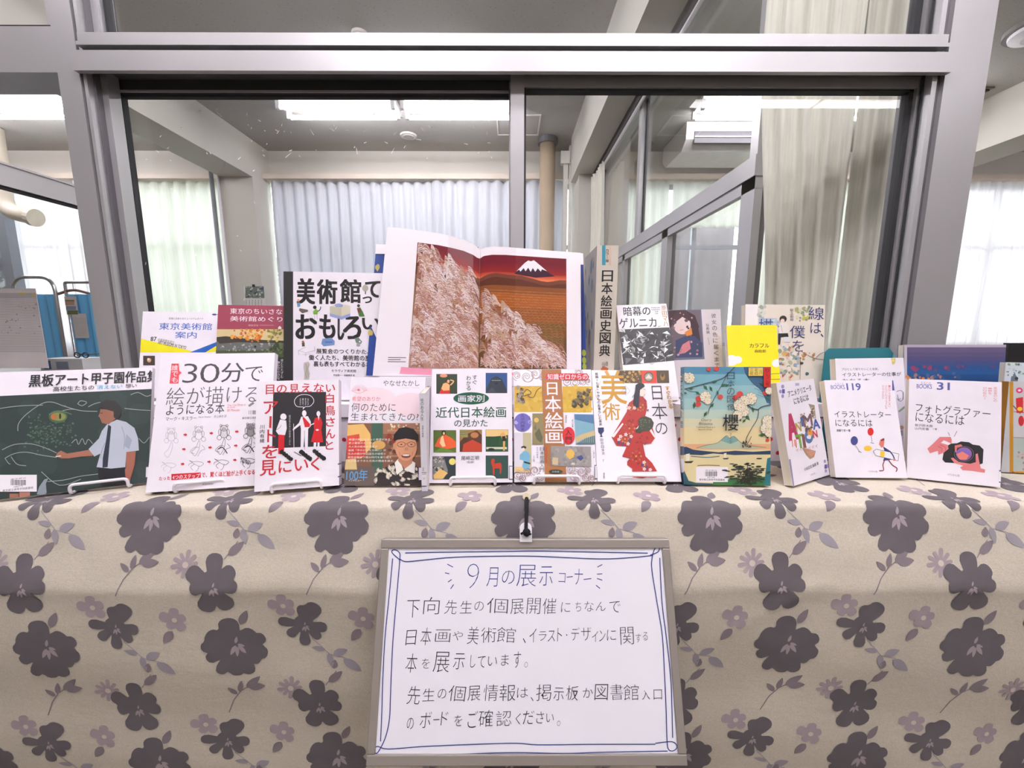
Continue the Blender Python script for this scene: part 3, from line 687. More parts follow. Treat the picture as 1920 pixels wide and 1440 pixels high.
def star(cu, cs, rf, m, off=.0006, rings=9, n=72, rot=0):
    """flat shape r(theta) in cloth space; angle measured anticlockwise, up = -s"""
    V = [cloth(cu, cs, off)]
    for j in range(1, rings+1):
        for i in range(n):
            a = 2*pi*i/n; r_ = rf(a)*j/rings*mm
            V.append(cloth(cu+r_*cos(a+rot), cs-r_*sin(a+rot), off))
    f = [(0, 1+i, 1+(i+1) % n) for i in range(n)]
    for j in range(rings-1): f += [(1+j*n+i, 1+(j+1)*n+i, 1+(j+1)*n+(i+1) % n, 1+j*n+(i+1) % n) for i in range(n)]
    k.add(V, f, m)
def lobes(P, base):
    def rf(a):
        r_ = base
        for d, L, w in P:
            x = abs((a-R(d)+pi) % (2*pi)-pi)/R(w)
            if x < 1: r_ = max(r_, base+(L-base)*(1-x**2.6)**.55)
        return r_
    return rf
def leaf(u, s, L, w, ang, m, off=.0007, n=8):
    a = R(ang); V = []
    for i in range(n+1):
        t_ = i/n; ww = w*sin(pi*t_**.8)**.8 if 0 < t_ < 1 else 0
        for sg in (-1, 0, 1):
            x, y = t_*L, sg*ww/2; V.append(cloth(u+mm*(x*cos(a)-y*sin(a)), s-mm*(x*sin(a)+y*cos(a)), off))
    k.add(V, [(3*i+j, 3*i+3+j, 3*i+4+j, 3*i+1+j) for i in range(n) for j in (0, 1)], m)
def stem(u, s, pts, m, w=1.2, off=.0005):
    for (x0, y0), (x1, y1) in zip(pts, pts[1:]):
        n = 4; L = math.hypot(x1-x0, y1-y0); nx, ny = -(y1-y0)/L*w/2, (x1-x0)/L*w/2; V = []
        for i in range(n+1):
            x, y = x0+(x1-x0)*i/n, y0+(y1-y0)*i/n
            V += [cloth(u+mm*(x+nx), s-mm*(y+ny), off), cloth(u+mm*(x-nx), s-mm*(y-ny), off)]
        k.add(V, [(2*i, 2*i+1, 2*i+3, 2*i+2) for i in range(n)], m)
def centre(u, s, q=1.0):
    for a, L, w, dx, dy in ((75, 13, 5, 2, 8), (-120, 20, 7, 2, 4), (-95, 19, 6, 4, 2), (-55, 19, 7, 6, 4), (-20, 12, 5, 5, 6)):
        leaf(u+mm*dx*q, s-mm*dy*q, L*q, w*q, a, CL, .0010)
def quad_flower(u, s, r_, rot=0, q=5):
    star(u, s, lobes([(rot+i*360/q, r_*(1+.15*((i*7) % 3-1)), 180/q*.97) for i in range(q)], r_*.45), CL, .0006, 4, 40)
    star(u, s, lambda a: r_*.2, CH, .0009, 1, 10)
def motif(u, s, v):
    rnd = random.Random(v)
    star(u, s, lobes([(97, 56+rnd.uniform(-2, 3), 25), (40, 45, 26), (20, 53, 18), (148, 50, 26), (175, 53, 16), (203, 50, 16), (238, 56, 15), (268, 53, 20), (293, 55, 17), (322, 47, 15), (345, 53, 20)], 33), CD, .0008)
    centre(u, s)
    leaf(u+mm*13, s-mm*42, 30, 13, 62, CG)
    # six petalled flower with twig and daisy
    a, b = u-mm*22, s-mm*116
    star(a, b, lobes([(88, 48, 26), (35, 41, 26), (-8, 40, 24), (-62, 50, 27), (-108, 50, 27), (195, 36, 25), (152, 46, 27)], 22), CD, .0008)
    centre(a, b+mm*10, .62)
    stem(a, b, [(16, 38), (26, 52), (36, 66)], CG); leaf(a+mm*22, b-mm*44, 32, 14, 42, CG); leaf(a+mm*32, b-mm*70, 17, 11, 80, CG)
    star(a-mm*44, b-mm*30, lobes([(i*36+8, 20+(i % 3)*2, 15) for i in range(10)], 9), CL, .0006, 4, 60); star(a-mm*44, b-mm*30, lambda q: 5, CH, .0009, 1, 10)
    # five petalled flower with pale one
    a, b = u+mm*116, s-mm*42
    star(a, b, lobes([(58, 46, 30), (88, 36, 25), (172, 42, 20), (218, 36, 22), (268, 40, 22), (312, 36, 20), (350, 38, 24)], 17), CD, .0008)
    centre(a, b+mm*6, .5); quad_flower(a-mm*30, b-mm*34, 22, 25)
    quad_flower(u-mm*88, s-mm*54, 22, 15); leaf(u-mm*94, s-mm*34, 27, 15, 232, CG)
    # standing twig
    a, b = u+mm*158, s-mm*135
    stem(a, b, [(-32, -38), (-20, -12), (-6, 6), (12, 18), (24, 24)], CG, 1.6)
    leaf(a-mm*12, b-mm*0, 20, 9, 135, CG); leaf(a-mm*8, b-mm*4, 24, 9, 75, CG); leaf(a+mm*4, b-mm*12, 34, 13, 42, CG); leaf(a+mm*8, b-mm*12, 28, 14, 8, CG)
    # drooping twig
    a, b = u+mm*160, s+mm*14
    stem(a, b, [(-34, 30), (-20, 16), (-6, 0), (18, -6), (34, -16)], CB, 1.3)
    leaf(a-mm*12, b-mm*8, 24, 9, 168, CB); leaf(a-mm*8, b-mm*2, 26, 11, -78, CB); leaf(a+mm*0, b-mm*0, 26, 14, 22, CB); leaf(a+mm*16, b+mm*8, 36, 16, -38, CB)
PER = .302
for row, (u0, s_) in enumerate(((-.46, -.40), (-.615, -.19), (-.583, .018), (-.452, .232), (-.605, .458), (-.452, .672))):
    for i in range(-4, 7):
        u_ = u0+PER*i
        if -UX+.2 < u_ < UX-.2: motif(u_, s_, row*20+i)
tc_ = k.build('tablecloth', smooth=True, label='beige linen tablecloth printed with dark grey flowers, hanging over the display table', cat='tablecloth')

# ------------------------------------------------------------ whiteboard hung on the cloth
bt = onY(718, 1010, .599); btr = onY(1256, 1010, .599); bb = onY(690, 1437, .4877)
tl = Vector((0.0, .599, bt.z)); bl = Vector((0, .4877, bb.z)); Hb = (tl-bl).length; Wb = .450; tilt = math.asin((.599-.4877)/Hb)
xc_ = (bt.x+btr.x)/2
MW = Matrix.Translation((xc_-Wb/2, bl.y, bl.z)) @ Matrix.Rotation(-tilt, 4, 'X') @ Matrix.Rotation(R(.1), 4, 'Y')
t = empty('whiteboard', MW, 'whiteboard with handwritten notice in a grey frame, hung before the tablecloth', 'whiteboard')
WBM = mat('whiteboard_enamel', (236, 234, 244), 0.28, 0, 0.01, spec=.35); FRM = mat('champagne_frame', (152, 144, 138), 0.4, 0.35, 0.03)
k = MB(); k.box(.008, .003, .008, Wb-.008, .009, Hb-.008, WBM)
a = Art(k, MW @ Matrix.Translation((0, .003, 0)), Wb, Hb, (700, 1020, 3.2), Matrix.Translation((0, .003, 0)))
BL_, BK_ = (32, 48, 122), (30, 30, 38)
for ch, x0, y0, x1, y1 in (('9', 570, 118, 640, 265), ('月', 690, 140, 755, 255), ('の', 780, 160, 855, 240), ('展', 870, 125, 985, 255), ('示', 1005, 135, 1085, 250), ('コ', 1120, 175, 1160, 233), ('ナ', 1215, 150, 1265, 245)):
    a.t(ch, x0, y0, x1, y1, BL_, -.034 if ch == '9' else -.016, random.uniform(-.03, .03), .06)
a.l([(1168, 200), (1205, 196)], 5, BL_); a.l([(1270, 214), (1316, 208)], 5, BL_)
for q in (((452, 120), (486, 138)), ((438, 172), (464, 178)), ((456, 228), (478, 212)), ((472, 268), (490, 242)), ((1352, 140), (1382, 124)), ((1350, 182), (1382, 180)), ((1350, 208), (1382, 218)), ((1344, 248), (1368, 268))):
    a.l(q, 5, BL_)
LN = [
 "下210,335,285,440 向310,318,405,420 先440,335,510,420 生530,340,600,415 の615,345,670,400 個690,325,815,415 展830,330,910,420 開930,325,1010,420 催1025,325,1105,420 に1135,350,1190,410 ち1220,348,1255,405 な1275,345,1330,405 ん1345,348,1402,402 で1425,345,1490,412",
 "日205,515,265,605 本295,500,355,605 画380,512,470,588 や485,522,545,577 美575,495,640,600 術655,500,745,590 館750,500,860,590 、905,565,922,595 イ945,508,985,590 ラ1000,525,1045,580 ス1055,520,1098,585 ト1112,505,1140,585 デ1195,500,1245,580 ザ1255,500,1315,580 イ1320,525,1355,588 ン1365,520,1400,585 に1410,515,1465,580 関1490,500,1570,605 す1582,540,1615,592 る1625,530,1655,580",
 "本205,655,270,770 を300,685,345,745 展370,645,465,768 示490,655,555,750 し590,665,620,740 て635,672,680,740 い695,675,750,730 ま775,662,820,728 す850,645,893,742 。914,708,934,740",
 "先215,850,290,960 生305,865,375,940 の395,868,445,925 個460,848,560,942 展575,850,650,938 情670,842,755,940 報765,842,860,940 は870,862,935,920 、952,918,968,942 掲985,842,1075,940 示1090,862,1150,938 板1165,850,1237,938 か1265,865,1325,922 図1337,842,1415,938 書1430,842,1505,936 館1510,845,1600,938 入1620,880,1667,935 口1690,875,1740,935",
 "の210,1040,250,1108 ボ290,1005,355,1100 ド415,1005,455,1085 を495,1025,540,1090 ご575,1000,635,1100 確640,995,725,1095 認745,1000,835,1090 く862,1015,890,1080 だ905,1000,970,1080 さ985,1005,1030,1075 い1045,1018,1090,1068 。1110,1060,1130,1092"]
for ln in LN:
    for w in ln.split(' '):
        x0, y0, x1, y1 = map(float, w[1:].split(','))
        a.t(w[0], x0, y0, x1, y1, BK_, -.015, random.uniform(-.05, .05), random.uniform(.02, .12))
a.l([(368, 1052), (405, 1050)], 4.5, BK_); a.e(1168, 546, 4, 4, BK_, 8)
P = [[(200, 52), (400, 48), (800, 44), (1000, 42), (1300, 48), (1655, 56)], [(170, 90), (205, 104), (300, 96), (500, 78), (800, 72), (1000, 74), (1360, 90), (1560, 82), (1680, 70)],
     [(170, 95), (125, 55), (122, 38), (140, 33), (165, 50), (168, 90), (150, 300), (125, 600), (112, 900), (105, 1050), (80, 1160), (40, 1240), (22, 1250), (20, 1225), (35, 1210), (100, 1226), (300, 1212), (600, 1200), (860, 1194), (1000, 1204), (1300, 1202), (1700, 1203)],
     [(125, 85), (105, 300), (80, 550), (66, 800), (60, 1000), (52, 1180)], [(1670, 68), (1715, 50), (1724, 28), (1712, 20), (1692, 40), (1680, 90), (1680, 160), (1710, 350), (1742, 550), (1756, 800), (1765, 1000), (1770, 1180), (1780, 1235), (1810, 1242), (1830, 1218), (1800, 1188), (1700, 1197)],
     [(1727, 84), (1740, 350), (1765, 550), (1792, 800), (1800, 1000), (1804, 1165)], [(60, 1268), (280, 1270), (600, 1256), (860, 1250), (1150, 1256), (1380, 1250), (1774, 1244)]]
for q in P: a.l(q, 5.5, BL_)
k.build('board_surface', t)
for nm, bx in (('frame_rail', (0, 0, Hb-.014, Wb, .016, Hb)), ('frame_rail', (0, 0, 0, Wb, .016, .014)), ('frame_rail', (0, 0, .014, .012, .016, Hb-.014)), ('frame_rail', (Wb-.012, 0, .014, Wb, .016, Hb-.014))):
    k = MB(); k.box(*bx, FRM); o = k.build(nm, t); md = o.modifiers.new('bevel', 'BEVEL'); md.width = .0015; md.segments = 2
xh = onY(988, 1000, .595).x - MW.translation.x
k = MB(); n_ = 10; pts = [(-.009, -.004), (-.009, .016)] + [(-.009*cos(pi*i/n_), .016+.009*sin(pi*i/n_)) for i in range(1, n_)] + [(.009, .016), (.009, -.004)]
k.prism([(xh+p_[0]*1.05, Hb+p_[1]) for p_ in pts], -.003, -.0005, WHITEP); k.build('hanger_tab', t)
pn = onY(990, 932, .628); ph = MW @ Vector((xh, -.006, Hb+.012))
t = empty('cord', (0, 0, 0), 'black cord knotted to the white hanger tab above the whiteboard', 'cord')
pin = onZ(990, 933, Z0+.0035)
k = MB(); CORD = mat('black_cord', (16, 16, 18), .9)
ed = Vector((pin.x*.6+ph.x*.4, .6235, Z0-.001))
k.tube([pin+Vector((0, -.002, -.0012)), (pin+ed)/2+Vector((0, 0, .002)), ed, ed.lerp(ph, .5)+Vector((0, -.002, 0)), ph], [.0036, .0036, .0033, .003, .0028], CORD, 8); k.build('strand', t)
k = MB(); k.tube([ph+Vector((.0005*i, -.002, .006-.0035*i)) for i in range(5)], [.002, .0055, .0065, .005, .001], CORD, 8)
k.tube([ph+Vector((-.008, -.003, -.003)), ph, ph+Vector((.008, -.003, -.004))], .0018, CORD, 6); k.build('knot', t)
t = empty('push_pin', pin, 'round headed metal tack holding the black cord at the table edge', 'tack')
k = MB(); Mx = Matrix.Rotation(R(40), 4, 'X')
k.tube([Mx @ Vector((0, 0, .0)), Mx @ Vector((0, 0, .0025))], .0068, mat('dull_brass', (112, 102, 84), .4, .6), 16); k.build('head', t)
k = MB(); k.tube([(0, 0, 0), (0, .003, -.012)], .001, CHR, 6); k.build('shaft', t)

# ------------------------------------------------------------ books
def solve(c, zb, t, W0, H0, lean0=.2, sw=.004, sh=.004, sr=.01):
    """pose of a leaning book from its four cover corners TL,TR,BR,BL (None = hidden)"""
    bl_ = onZ(*c[3], zb+.01) if c[3] else onY(*c[0], .9)
    x = np.array([bl_.x, bl_.y, 0., lean0, 0., W0, H0])
    def res(x):
        M = frame(x, zb, t); out = []
        for P, q in (((0, 0, x[6]), c[0]), ((x[5], 0, x[6]), c[1]), ((x[5], 0, 0), c[2]), ((0, 0, 0), c[3])):
            if q is None: continue
            u = proj(M @ Vector(P)); out += [(u[0]-q[0])/1.2, (u[1]-q[1])/1.2]
        out += [(x[5]-W0)/sw, (x[6]-H0)/sh, x[4]/sr, (x[3]-lean0)/.12, x[2]/.5]
        return np.array(out)
    for _ in range(25):
        r0 = res(x); J = np.zeros((len(r0), 7))
        for i in range(7):
            h = 1e-5; xx = x.copy(); xx[i] += h; J[:, i] = (res(xx)-r0)/h
        x = x + np.linalg.lstsq(J, -r0, rcond=None)[0]
    return x, res(x)
def frame(x, zb, t):
    M = Matrix.Rotation(x[2], 4, 'Z') @ Matrix.Rotation(-x[3], 4, 'X') @ Matrix.Rotation(x[4], 4, 'Y')
    pts = [M @ Vector(p) for p in ((0, 0, 0), (x[5], 0, 0), (0, t, 0), (x[5], t, 0))]
    return Matrix.Translation((x[0], x[1], zb-min(p.z for p in pts))) @ M
CR = {'A': (0, 560, 3.5556), '2': (460, 480, 4.8), '3': (460, 680, 4.8), '4': (680, 400, 3.84), '5': (780, 670, 4.8), '6': (1090, 430, 3.84), '7': (1090, 660, 4.8), '8': (1440, 600, 4.0)}
ZT = Z0+.0012
WHITE = (238, 232, 242)
def book(label, crop, corners, W0, H0, t, draw, spine='R', col=WHITE, scol=None, zb=None, hard=False, group=None, drawside=None, lean0=.2, fit=None, **kw):
    zb = ZT if zb is None else zb
    if fit is None:
        x, r = solve(corners, zb, t, W0, H0, lean0, **kw); M = frame(x, zb, t); W, H = x[5], x[6]
        print('BOOK', label[:30], 'pos', np.round(x[:2], 3), 'yaw %.1f lean %.1f roll %.1f W %.3f H %.3f' % (math.degrees(x[2]), math.degrees(x[3]), math.degrees(x[4]), W, H), 'res', np.round(np.abs(r[:8]).max(), 1))
    else: M, W, H = fit
    b = empty('book', M, label, 'book', group)
    cm = ink(col); sm = ink(scol) if scol else cm; th = .002 if hard else .0006; ins = .003 if hard else .0005
    k = MB(); k.box(0, 0, 0, W, th, H, cm)
    a = Art(k, M, W, H, CR[crop]); draw(a); k.build('front_cover', b)
    k = MB(); k.box(0, t-th, 0, W, t, H, cm); k.build('back_cover', b)
    k = MB(); L_, R_ = (ins, W-th) if spine == 'R' else (th, W-ins)
    k.box(L_, th, ins, R_, t-th, H-ins, PAPER); k.build('page_block', b)
    k = MB()
    if spine == 'R': k.box(W-th, th, 0, W, t-th, H, sm)
    else: k.box(0, th, 0, th, t-th, H, sm)
    if drawside:
        if spine == 'R': ML = Matrix.Translation((W, 0, 0)) @ Matrix.Rotation(R(90), 4, 'Z')
        else: ML = Matrix.Translation((0, t, 0)) @ Matrix.Rotation(R(-90), 4, 'Z')
        a = Art(k, M @ ML, t, H, CR[crop], ML); drawside(a)
    k.build('spine', b)
    return b, M, W, H
def label_on(b, M, crop, x0, y0, x1, y1, barx, text, num='', W=1, H=1):
    """white library barcode sticker"""
    k = MB(); a = Art(k, M, W, H, CR[crop]); a.k = 60
    a.r(x0, y0, x1, y1, (242, 236, 244)); w, h = x1-x0, y1-y0
    rr = random.Random(3); x = barx[0]
    while x < barx[1]: q = rr.uniform(.008, .02)*w; a.r(x, y0+h*.3, min(x+q, barx[1]), y0+h*.62, (60, 56, 64)); x += q+rr.uniform(.008, .018)*w
    a.t(text, x0+w*.10, y1-h*.22, x1-w*.1, y1-h*.08, (52, 48, 56)); a.t(num or '007345', (barx[0]+barx[1])/2-w*.12, y0+h*.64, (barx[0]+barx[1])/2+w*.12, y0+h*.74, (90, 86, 94))
    a.t('東京都立', barx[0], y0+h*.18, barx[1], y0+h*.27, (120, 114, 122)); k.build('barcode_label', next(c_ for c_ in b.children if c_.name.startswith('front_cover')))
def spine_label(b, M, W, y0, z0, z1, w=.012, side='R', t=.02):
    k = MB(); BLL = ink((62, 66, 108)); WH = ink((240, 236, 242))
    x = W if side == 'R' else 0; d = 1 if side == 'R' else -1
    for dz0, dz1, m, e in ((0, 0, BLL, .0002), (.002, -.002, WH, .0004)):
        k.box(x-w if d > 0 else x, -e, z0+dz0, x if d > 0 else x+w, 0, z1+dz1, m)
        k.box(min(x, x+d*e), 0, z0+dz0, max(x, x+d*e), t, z1+dz1, m)
    k.build('spine_label', next(c_ for c_ in b.children if c_.name.startswith('spine')))
K = (36, 34, 38); RED = (196, 36, 48); SK = (214, 160, 124)
GF = 'books standing in the front row'; GBK = 'books standing in the back row'
LIB = '東京都立高等学校図書館'

def d1(a):
    a.p([(-900, 690), (1075, 598), (1100, 1400), (-900, 1500)], (42, 56, 54))
    g = (150, 160, 158)
    for _ in range(9): a.blob(random.uniform(0, 1000), random.uniform(680, 1250), random.uniform(60, 120), (48, 63, 60), 12)
    for _ in range(170):
        x, y = random.gauss(350, 75), random.gauss(890, 55); a.e(x, y, random.uniform(4, 10), random.uniform(3, 7), random.choice([(72, 96, 80), (84, 108, 92), (60, 80, 70)]), 8)
    a.e(410, 785, 62, 42, (66, 92, 66)); a.e(412, 784, 50, 27, (120, 126, 66)); a.e(382, 786, 20, 20, (160, 96, 50), 14); a.e(424, 782, 7, 20, (24, 26, 20), 10)
    a.l([(350, 770), (400, 750), (450, 752), (500, 770)], 5, (96, 120, 96)); a.l([(440, 745), (500, 735), (560, 745)], 4, g)
    for q in ([(145, 880), (150, 830), (200, 770), (300, 700), (370, 688), (450, 715), (560, 745), (670, 750)], [(-40, 745), (60, 725), (180, 712), (310, 708)], [(40, 1005), (120, 970), (230, 965), (320, 990), (400, 1025)],
              [(60, 1060), (120, 1030), (200, 1020), (300, 1040), (400, 1055)], [(890, 640), (940, 625), (1000, 650), (1060, 620)], [(340, 1215), (450, 1205), (560, 1180), (680, 1165)], [(500, 960), (530, 935), (545, 970), (570, 930), (590, 970), (610, 935), (640, 965)],
              [(850, 730), (940, 740), (1040, 745)], [(945, 930), (980, 960), (1020, 920), (1050, 960)], [(540, 700), (560, 680), (600, 690), (570, 712), (540, 700)], [(610, 720), (650, 700), (690, 690)], [(60, 1060), (80, 1090), (95, 1100)],
              [(100, 1050), (140, 1100), (200, 1110)], [(300, 1150), (420, 1240), (560, 1200)], [(0, 720), (20, 740), (0, 760)]): a.l(q, 4.5, g)
    a.p([(270, 1300), (285, 1250), (320, 1200), (345, 1195), (330, 1230), (335, 1290), (320, 1305)], (132, 142, 150))
    a.r(90, 1295, 150, 1325, (150, 100, 84)); a.r(155, 1285, 225, 1318, (166, 112, 96))
    a.p([(640, 1000), (640, 1045), (560, 1050), (480, 1062), (430, 1062), (395, 1048), (405, 1025), (430, 1010), (470, 1030), (560, 1015)], (152, 100, 82)); a.l([(395, 1050), (430, 1045)], 5, (220, 220, 220))
    a.p([(860, 1010), (925, 1010), (918, 1100), (890, 1200), (880, 1240), (840, 1225), (835, 1180), (860, 1120)], (150, 92, 76))
    a.p([(672, 1110), (850, 1110), (860, 1240), (700, 1245), (676, 1180)], (28, 28, 34))
    a.p([(800, 805), (860, 820), (915, 860), (940, 930), (945, 1010), (862, 1020), (855, 1120), (760, 1130), (665, 1120), (690, 1030), (650, 1050), (612, 1000), (680, 930), (700, 880), (735, 835)], (176, 182, 196))
    a.p([(862, 900), (900, 940), (880, 1000), (850, 980)], (150, 158, 176)); a.l([(720, 960), (700, 1010), (690, 1060)], 6, (146, 152, 170)); a.l([(830, 850), (850, 920), (845, 1000)], 6, (150, 156, 174))
    a.p([(742, 838), (762, 850), (752, 960), (738, 1120), (704, 1124), (706, 1060), (728, 940)], (38, 46, 58))
    a.p([(690, 735), (770, 740), (790, 800), (745, 836), (700, 828), (686, 790), (676, 782), (686, 762)], (142, 94, 76))
    a.p([(676, 740), (682, 700), (730, 672), (790, 680), (826, 720), (828, 770), (800, 806), (780, 790), (772, 750), (700, 728)], (46, 44, 46)); a.e(770, 762, 9, 14, (150, 96, 78), 10); a.l([(690, 762), (706, 760)], 4, (40, 30, 30))
    a.t('黒板アート甲子園作品集', 222, 492, 1068, 570, K, .018)
    a.t('高校生たちの', 378, 580, 648, 612, K, .006); a.t('消えない', 668, 572, 835, 600, (84, 170, 206), .006); a.t('想い', 856, 566, 930, 592, K, .006)
b, M, W, H = book('hardcover with a chalkboard dragon and a man in white shirt, at the left picture edge', 'A', [None, (306, 689), (282, 904.5), None], .262, .192, .012, d1, lean0=.22) if 0 else (None,)*4
def fit3(pBL, pBR, ztop_px, zb, t, lean):
    """cover known from its lower edge on the table and the height of its top edge"""
    A = onZ(*pBL, zb+.003); B = onZ(*pBR, zb+.003); yaw = math.atan2(B.y-A.y, B.x-A.x); W = (B-A).length
    best = None
    for i in range(400):
        H = .08+.001*i; M = frame([A.x, A.y, yaw, lean, 0, W, H], zb, t); u = proj(M @ Vector((W, 0, H)))
        if best is None or abs(u[1]-ztop_px) < best[0]: best = (abs(u[1]-ztop_px), H, M)
    print('FIT3 W %.3f H %.3f yaw %.1f' % (W, best[1], math.degrees(yaw))); return best[2], W, best[1]
fit = fit3((-104, 949), (283, 905), 688.5, ZT, .012, R(21))
b, M, W, H = book('hardcover with a chalkboard dragon and a man in white shirt, at the left picture edge', 'A', None, 0, 0, .012, d1, fit=fit, group=GF, hard=True)
label_on(b, M, 'A', 18, 1170, 268, 1282, (96, 198), LIB, '1082772', W, H); spine_label(b, M, W, 0, .008, .030, .004, 'R', .012)

def bear(a, cx, cy, q, w, m, fill=None):
    if fill: a.e(cx, cy+12*q, 22*q, 26*q, fill, 16); a.e(cx, cy-20*q, 22*q, 18*q, fill, 16)
    for ex, ey, rx, ry in ((0, 12, 24, 28), (0, -22, 24, 19), (-19, -38, 7, 7), (19, -38, 7, 7), (-30, 38, 14, 14), (30, 38, 14, 14), (0, -16, 10, 8), (-26, 4, 9, 18), (26, 4, 9, 18)):
        a.l([(cx+q*(ex+rx*cos(t_)), cy+q*(ey+ry*sin(t_))) for t_ in [2*pi*i/10 for i in range(11)]], w, m)
def d2(a):
    a.p([(1160, 432), (1208, 432), (1212, 480), (1228, 494), (1210, 508), (1206, 565), (1146, 565)], (222, 84, 92))
    a.v('誰でも', 1160, 440, 1202, 560, WHITE, .004)
    a.t('3', 1236, 432, 1330, 560, (74, 72, 76), -.012); a.t('0', 1350, 432, 1478, 560, (74, 72, 76), -.012); a.t('分', 1490, 428, 1640, 555, (74, 72, 76), .006); a.t('で', 1648, 452, 1765, 550, (74, 72, 76), -.006)
    a.t('絵が描ける', 1128, 585, 1740, 700, (96, 94, 98), -.008)
    a.t('ようになる本', 1126, 700, 1510, 770, (50, 48, 52), .002)
    a.t('マーク・キスラー', 1122, 785, 1325, 810, (60, 58, 62)); a.t('Mark Kistler', 1340, 782, 1422, 792, (120, 116, 120)); a.t('井上麻衣 訳', 1442, 774, 1525, 792, (110, 106, 112))
    a.t('You Can Draw it', 1530, 700, 1652, 714, (226, 92, 98)); a.t('in Just', 1530, 716, 1582, 730, (226, 92, 98)); a.t('30 Minutes', 1528, 734, 1612, 750, (226, 92, 98))
    a.l([(1672, 715), (1705, 692)], 14, (130, 128, 132)); a.r(1628, 738, 1760, 800, (236, 230, 238))
    for i in range(11): a.r(1672+i*9, 744, 1672+i*9+random.choice((2, 5)), 770, K)
    a.t('東京都立高等学校', 1628, 786, 1760, 800, (60, 58, 62), .005)
    for i, (x, y, w, g, fl) in enumerate(((1158, 905, 1.5, (158, 154, 160), None), (1340, 895, 2, (136, 132, 138), None), (1508, 885, 2.6, (104, 100, 104), (214, 208, 214)), (1684, 875, 3, (80, 78, 82), (140, 136, 140)))):
        bear(a, x, y, 1.05, w, g, fl)
        ox, oy = x-1158, y-905
        bn = [(1130+ox, 1055+oy), (1112+ox, 1030+oy), (1140+ox, 1000+oy), (1158+ox, 955+oy), (1166+ox, 965+oy), (1160+ox, 1010+oy), (1140+ox, 1050+oy), (1130+ox, 1055+oy)]
        a.l(bn, w, g)
        if i > 0: a.l([(1130+ox, 1040+oy), (1100+ox, 1030+oy), (1130+ox, 1000+oy), (1160+ox, 1000+oy)], w, g); a.l([(1150+ox, 1060+oy), (1175+ox, 1020+oy), (1200+ox, 1010+oy), (1180+ox, 985+oy)], w, g)
        if i > 1: a.l([(1120+ox, 1020+oy), (1150+ox, 1010+oy), (1180+ox, 1050+oy)], w*2.2, K)
        fr = [(1095+ox, 1085+oy), (1130+ox, 1110+oy), (1165+ox, 1125+oy), (1190+ox, 1105+oy), (1150+ox, 1092+oy), (1120+ox, 1095+oy)]
        a.l(fr+[fr[0]], w, g); a.l([(1130+ox, 1110+oy), (1105+ox, 1130+oy), (1120+ox, 1150+oy)], w, g); a.l([(1160+ox, 1120+oy), (1150+ox, 1150+oy), (1135+ox, 1160+oy)], w, g); a.l([(1120+ox, 1100+oy), (1095+ox, 1110+oy), (1092+ox, 1122+oy)], w, g)
        if i == 3: a.scat(1620, 1060, 1700, 1100, [(110, 106, 110), (150, 146, 150)], 10, 5, 12)
    for x, y in ((1252, 905), (1425, 895), (1594, 884), (1243, 1001), (1417, 990), (1587, 978), (1235, 1099), (1410, 1085), (1581, 1073)):
        a.p([(x-11, y-5), (x, y-5), (x, y-11), (x+12, y), (x, y+11), (x, y+5), (x-11, y+5)], RED)
    a.t('たった', 1078, 1182, 1152, 1206, RED, .008); a.p([(1160, 1166), (1354, 1156), (1354, 1190), (1160, 1206)], RED); a.t('4つのステップ', 1168, 1168, 1348, 1198, WHITE, .01)
    a.t('で、驚くほど絵が上手くなる', 1362, 1145, 1712, 1180, RED, .008); a.t('東洋経済新報社', 1366, 1228, 1438, 1238, K, .005)
b, M, W, H = book('white drawing lesson paperback with rows of sketched bears and frogs', 'A', [(307, 664.5), (519, 661), None, (277.5, 923)], .188, .231, .016, d2, group=GF, lean0=.3, sw=.006, sh=.012)

